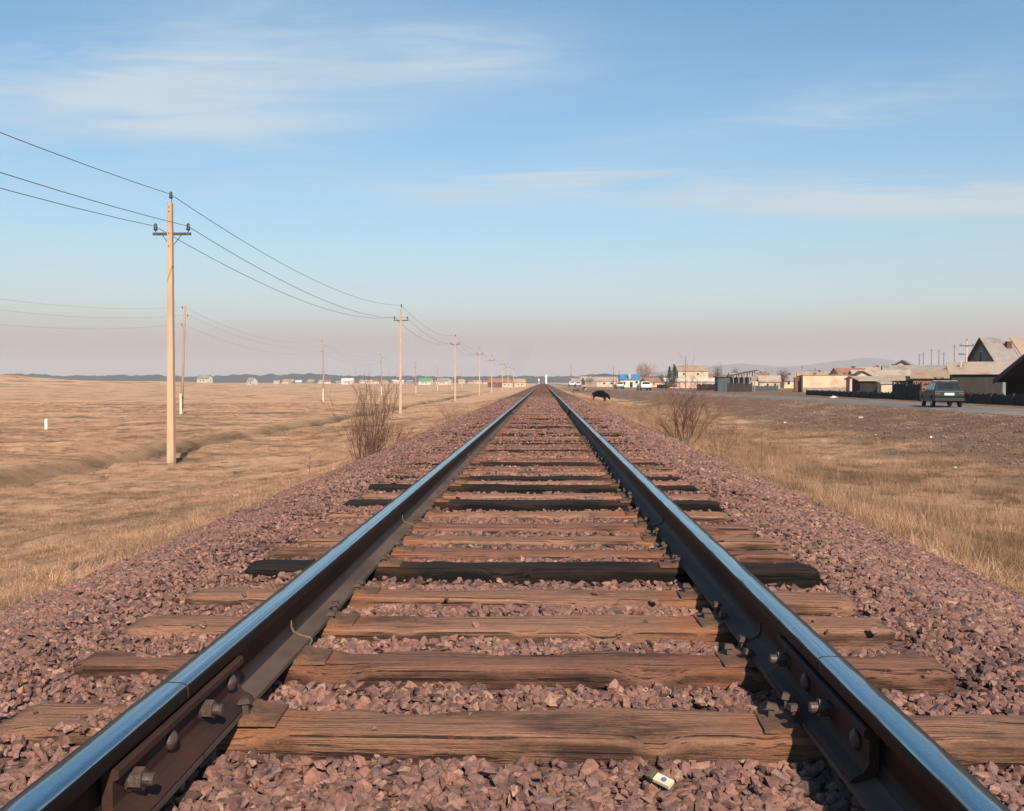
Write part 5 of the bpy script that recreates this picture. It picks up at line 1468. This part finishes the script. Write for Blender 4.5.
plain_pole(966, 103, 340.5, 'pale concrete utility pole with crossarms beside the tall gabled house', None, True, 'concrete', .13)
plain_pole(960.5, 88, 361.5, 'short pale pole in front of the plank shed', None, False, 'concrete', .10)
for k, (px_, top) in enumerate(((919, 354), (923, 352.5), (931, 349), (938.5, 349.5), (943.5, 352.5), (954, 345))):
    plain_pole(px_, 178, top, '%s thin dark pole from the left behind the grey roofed house' % ['first', 'second', 'third', 'fourth', 'fifth', 'sixth'][k], 'thin dark poles behind the houses', False, 'pole_grey', .10)
for k, (px_, D, top) in enumerate(((571, 360, 363), (613.5, 330, 367), (619, 345, 370), (685.5, 250, 356), (802, 260, 366), (815, 280, 368))):
    plain_pole(px_, D, top, ['tall thin dark pole near the vanishing point right of the rails', 'thin pole above the peach building', 'short thin pole beside the blue roof', 'tall thin pole in front of the two tier building', 'thin pole above the brick gateposts', 'thin pole above the tan building'][k], 'thin poles along the road', False, 'pole_grey', .11)

# ------------------------------------------------------------------ trees
M['conifer'] = mat('conifer_needles', (0.035, 0.062, 0.040), (0.022, 0.042, 0.03), 6, 0.9)
M['bare_crown'] = mat('bare_crown_twigs', (0.17, 0.125, 0.105), (0.11, 0.082, 0.072), 6, 0.9)
M['orange_crown'] = mat('orange_twigs', (0.36, 0.205, 0.13), (0.27, 0.15, 0.10), 6, 0.9)


def conifer(loc, h, r, label, seed):
    rnd = random.Random(seed); t = empty('conifer_tree', loc, 0, label, 'tree', 'conifers beside the two tier building')
    MB().tube([(0, 0, -.3), (0, 0, h * .5), (0, 0, h)], [.12, .08, .02], 6).build('trunk', M['twig'], t)
    m = MB()
    for k in range(1500):
        u_ = rnd.random() ** 1.3; z = .35 + u_ * (h - .35); rr = r * (1 - u_) * rnd.uniform(.3, 1.1) + .05; a = rnd.uniform(0, 6.28)
        c = Vector((math.cos(a) * rr, math.sin(a) * rr, z)); s = rnd.uniform(.12, .3); d = Vector((math.cos(a), math.sin(a), -.35)) * s; sd = Vector((-math.sin(a), math.cos(a), 0)) * s * .5
        m.add([c - d * .5 - sd, c - d * .5 + sd, c + d], [(0, 1, 2)])
    m.build('crown', M['conifer'], t)


D = 244
conifer(at(669.5, D), 5.4, 1.7, 'left of the two dark conifers beside the two tier building', 1)
conifer(at(674, D), 5.9, 1.5, 'right of the two dark conifers beside the two tier building', 2)


def bare_tree(loc, h, r, label, seed, m='bare_crown', n=420):
    rnd = random.Random(seed); t = empty('bare_tree', loc, 0, label, 'tree', 'bare trees beyond the road')
    tr = MB(); tr.tube([(0, 0, -.3), (0, 0, h * .3), (.05, 0, h * .55)], [.16, .12, .08], 6)
    tw = MB()
    for k in range(12):
        a = rnd.uniform(0, 6.28); z = h * rnd.uniform(.25, .5); e = Vector((math.cos(a) * r * .7, math.sin(a) * r * .7, h * rnd.uniform(.55, .9)))
        tr.tube([(0, 0, z), Vector((0, 0, z)).lerp(e, .5) + Vector((0, 0, .2)), e], [.07, .045, .02], 4)
    for k in range(n):
        a = rnd.uniform(0, 6.28); v = rnd.uniform(-1, 1); q = (rnd.random() ** .4) * (1 + .25 * math.sin(a * 3 + seed))
        c = Vector((math.cos(a) * math.sqrt(1 - v * v) * r * q, math.sin(a) * math.sqrt(1 - v * v) * r * q, h * .62 + v * h * .38 * q))
        d = (c - Vector((0, 0, h * .3))).normalized() * rnd.uniform(.3, .7) + Vector((rnd.uniform(-.2, .2), rnd.uniform(-.2, .2), .15))
        tw.tube([c, c + d * .6, c + d], [.022, .016, .006], 3, caps=False)
    tr.build('trunk', M['twig'], t); tw.build('crown', M[m], t)


for k, (px_, D, h, r, lab, m) in enumerate(((718, 300, 6.6, 1.7, 'round bare tree left of the shelter roof', 'bare_crown'), (735.5, 320, 5.8, 1.4, 'smaller bare tree above the shelter roof', 'bare_crown'), (645, 330, 7.8, 3.4, 'wide orange brown bare tree behind the white car', 'orange_crown'), (661, 330, 4.0, 1.6, 'low bare tree left of the conifers', 'bare_crown'), (783, 250, 4.4, 1.4, 'bare tree behind the small cream house', 'bare_crown'), (764, 300, 4.6, 1.6, 'bare tree left of the small cream house', 'bare_crown'), (812, 300, 5.0, 2.2, 'bare tree behind the tan building', 'bare_crown'), (850, 240, 4.2, 1.8, 'bare tree right of the red gable', 'bare_crown'), (590, 420, 3.6, 2.4, 'far low bare tree left of the peach building', 'bare_crown'))):
    bare_tree(at(px_, D), h, r, lab, k, m, 1500 if m == 'orange_crown' else 480)

# ------------------------------------------------------------------ far village on the left, wooded ridge and hills
vill = random.Random(4)
names = ['w_cream', 'w_peach', 'w_grey', 'w_tan', 'w_greengrey', 'w_white']; roofs = ['r_grey', 'r_rust', 'r_pale', 'r_white', 'r_tan', 'r_green']
spots = [(426, 700, 'w_white', 'r_green', 'far white house with a green roof in the village'), (444, 700, 'w_white', 'r_grey', 'far small white house right of the green roof'), (348, 760, 'w_white', 'r_white', 'far white roofed house at the left of the village'), (148 + 57, 560, 'w_white', 'r_grey', 'lone white hut far out on the left field'), (252, 620, 'w_white', 'r_grey', 'lone tiny white hut right of the other lone hut'), (495, 520, 'w_brick', 'r_rust', 'far red house left of the track'), (505, 560, 'w_peach', 'r_rust', 'far peach house beside the red one'), (519, 600, 'w_peach', 'r_tan', 'far tan house near the left rail vanishing point')]
for px_, D, w_, r_, lab in spots:
    p_ = at(px_, D); L_ = 9 if D > 650 else 4.5
    if D == 520 or D == 560 or D == 600: L_ = 7
    gable_house('village_house', (p_[0], p_[1], p_[2]), vill.uniform(-.5, .5), L_, 5, 2.6, 2.0, w_, r_, lab, 'house', 'houses of the far village', windows=(('f', -1, 1.4, .8, .8), ('f', 1, 1.4, .8, .8)))
for k in range(26):
    px_ = 275 + k * 9.2 + vill.uniform(-4, 4)
    if min(abs(px_ - s[0]) for s in spots) < 4: continue
    D = vill.uniform(880, 1250); p_ = at(px_, D)
    gable_house('village_house', (p_[0], p_[1], p_[2]), vill.uniform(-.6, .6), vill.uniform(5, 8), vill.uniform(5, 6), vill.uniform(1.6, 2.4), vill.uniform(1.2, 2.0), vill.choice(names), vill.choice(roofs[:5]), 'tiny far house in the village strip along the left horizon', 'house', 'small houses along the left horizon')
for k in range(16):
    px_ = 552 + k * 6.5 + vill.uniform(-2, 2); D = vill.uniform(520, 800); p_ = at(px_, D)
    if p_[0] < 24: p_ = (24, D, gz(24, D))
    gable_house('village_house', p_, vill.uniform(-.6, .6), vill.uniform(5, 9), vill.uniform(5, 6), vill.uniform(2.0, 2.6), vill.uniform(1.4, 2.2), vill.choice(names), vill.choice(roofs[:5]), 'tiny far house right of the vanishing point', 'house', 'small houses right of the vanishing point')

M['forest'] = mat('far_forest', (0.045, 0.050, 0.045), (0.030, 0.034, 0.032), 0.02, 0.95, 0.5, 0.2, bdist=2)
M['hill'] = mat('far_hill', (0.16, 0.13, 0.11), (0.11, 0.095, 0.085), 0.004, 0.95)


def ridge(name, y0, depth, x0, x1, hf, m, nx=260):
    xs_ = np.linspace(x0, x1, nx); prof = [0, .35, .8, 1, .8, .3, 0]; V = []
    for q, pr in enumerate(prof):
        for xx in xs_: V.append((xx, y0 + depth * q / 6 + 0.02 * abs(xx), -4 + pr * (hf(xx, q) + 4)))
    i_ = np.arange(7 * nx).reshape(7, nx)
    F = np.stack([i_[:-1, :-1], i_[:-1, 1:], i_[1:, 1:], i_[1:, :-1]], -1).reshape(-1, 4)
    me = np_mesh(name, np.array(V, float), F, True); me.materials.append(m); o = bpy.data.objects.new(name, me); COL.objects.link(o); tag(o, kind='structure'); return o


def fr(x, q): return 7.5 + 9 * float(vn(x / 90.0, q * 1.0, 5)) * .6 + 5 * float(vn(x / 14.0, q * 1.7, 9)) + 3.5 * float(vn(x / 5.0, q * 2.2, 10))


ridge('wooded_ridge', 1900, 260, -2300, 420, lambda x, q: fr(x, q) * (1 if x < -300 else .85), M['forest'], 700)
ridge('wooded_ridge', 1500, 200, 60, 1500, lambda x, q: 2 + .62 * fr(x, q), M['forest'], 360)
HP = [(380, 384), (540, 380), (600, 376), (660, 372), (705, 367), (745, 363.5), (780, 366.5), (815, 365), (850, 359.5), (872, 357.5), (895, 360), (930, 366), (980, 372), (1030, 376), (1150, 380), (1400, 384)]
HD = 5200.0
hx_ = [X(a, HD) for a, _ in HP]; hh_ = [Z(b, HD) for _, b in HP]
ridge('hills', 4700, 1100, -900, 6200, lambda x, q: float(np.interp(x, hx_, hh_)) + 5 * float(fbm(x / 160.0, q, 6, 3)) * 2, M['hill'], 260)

# ------------------------------------------------------------------ haze
hz_m = bpy.data.materials.new('smoky_air'); hz_m.use_nodes = True
t_ = hz_m.node_tree; t_.nodes.clear(); ou = t_.nodes.new('ShaderNodeOutputMaterial'); pv = t_.nodes.new('ShaderNodeVolumePrincipled')
pv.inputs['Color'].default_value = (0.86, 0.83, 0.88, 1); pv.inputs['Density'].default_value = 0.00017; pv.inputs['Anisotropy'].default_value = 0.0
t_.links.new(pv.outputs[0], ou.inputs['Volume'])
hb = MB().box((0, 3400, 70), (13400, 7800, 160)).build('haze', hz_m); tag(hb, 'pale smoky air over the whole plain', 'haze', kind='stuff')

sm = bpy.data.materials.new('distant_smoke'); sm.use_nodes = True
t_ = sm.node_tree; t_.nodes.clear(); ou = t_.nodes.new('ShaderNodeOutputMaterial'); pv = t_.nodes.new('ShaderNodeVolumePrincipled')
pv.inputs['Color'].default_value = (0.45, 0.43, 0.42, 1); pv.inputs['Density'].default_value = 0.0035
t_.links.new(pv.outputs[0], ou.inputs['Volume'])
SD = 1300.0; bm = bmesh.new(); bmesh.ops.create_icosphere(bm, subdivisions=4, radius=1)
for v in bm.verts:
    q = 1 + 0.35 * mnoise.noise(v.co * 1.6) + 0.2 * mnoise.noise(v.co * 3.7)
    v.co = Vector((v.co.x * 18 * q + 10 * v.co.z, v.co.y * 16 * q, v.co.z * 21 * q))
me = bpy.data.meshes.new('smoke_plume'); bm.to_mesh(me); bm.free(); me.materials.append(sm)
o = bpy.data.objects.new('smoke_plume', me); COL.objects.link(o); o.location = (X(519, SD), SD, Z(358, SD))
tag(o, 'faint grey smoke rising beyond the vanishing point of the rails', 'smoke', kind='stuff')
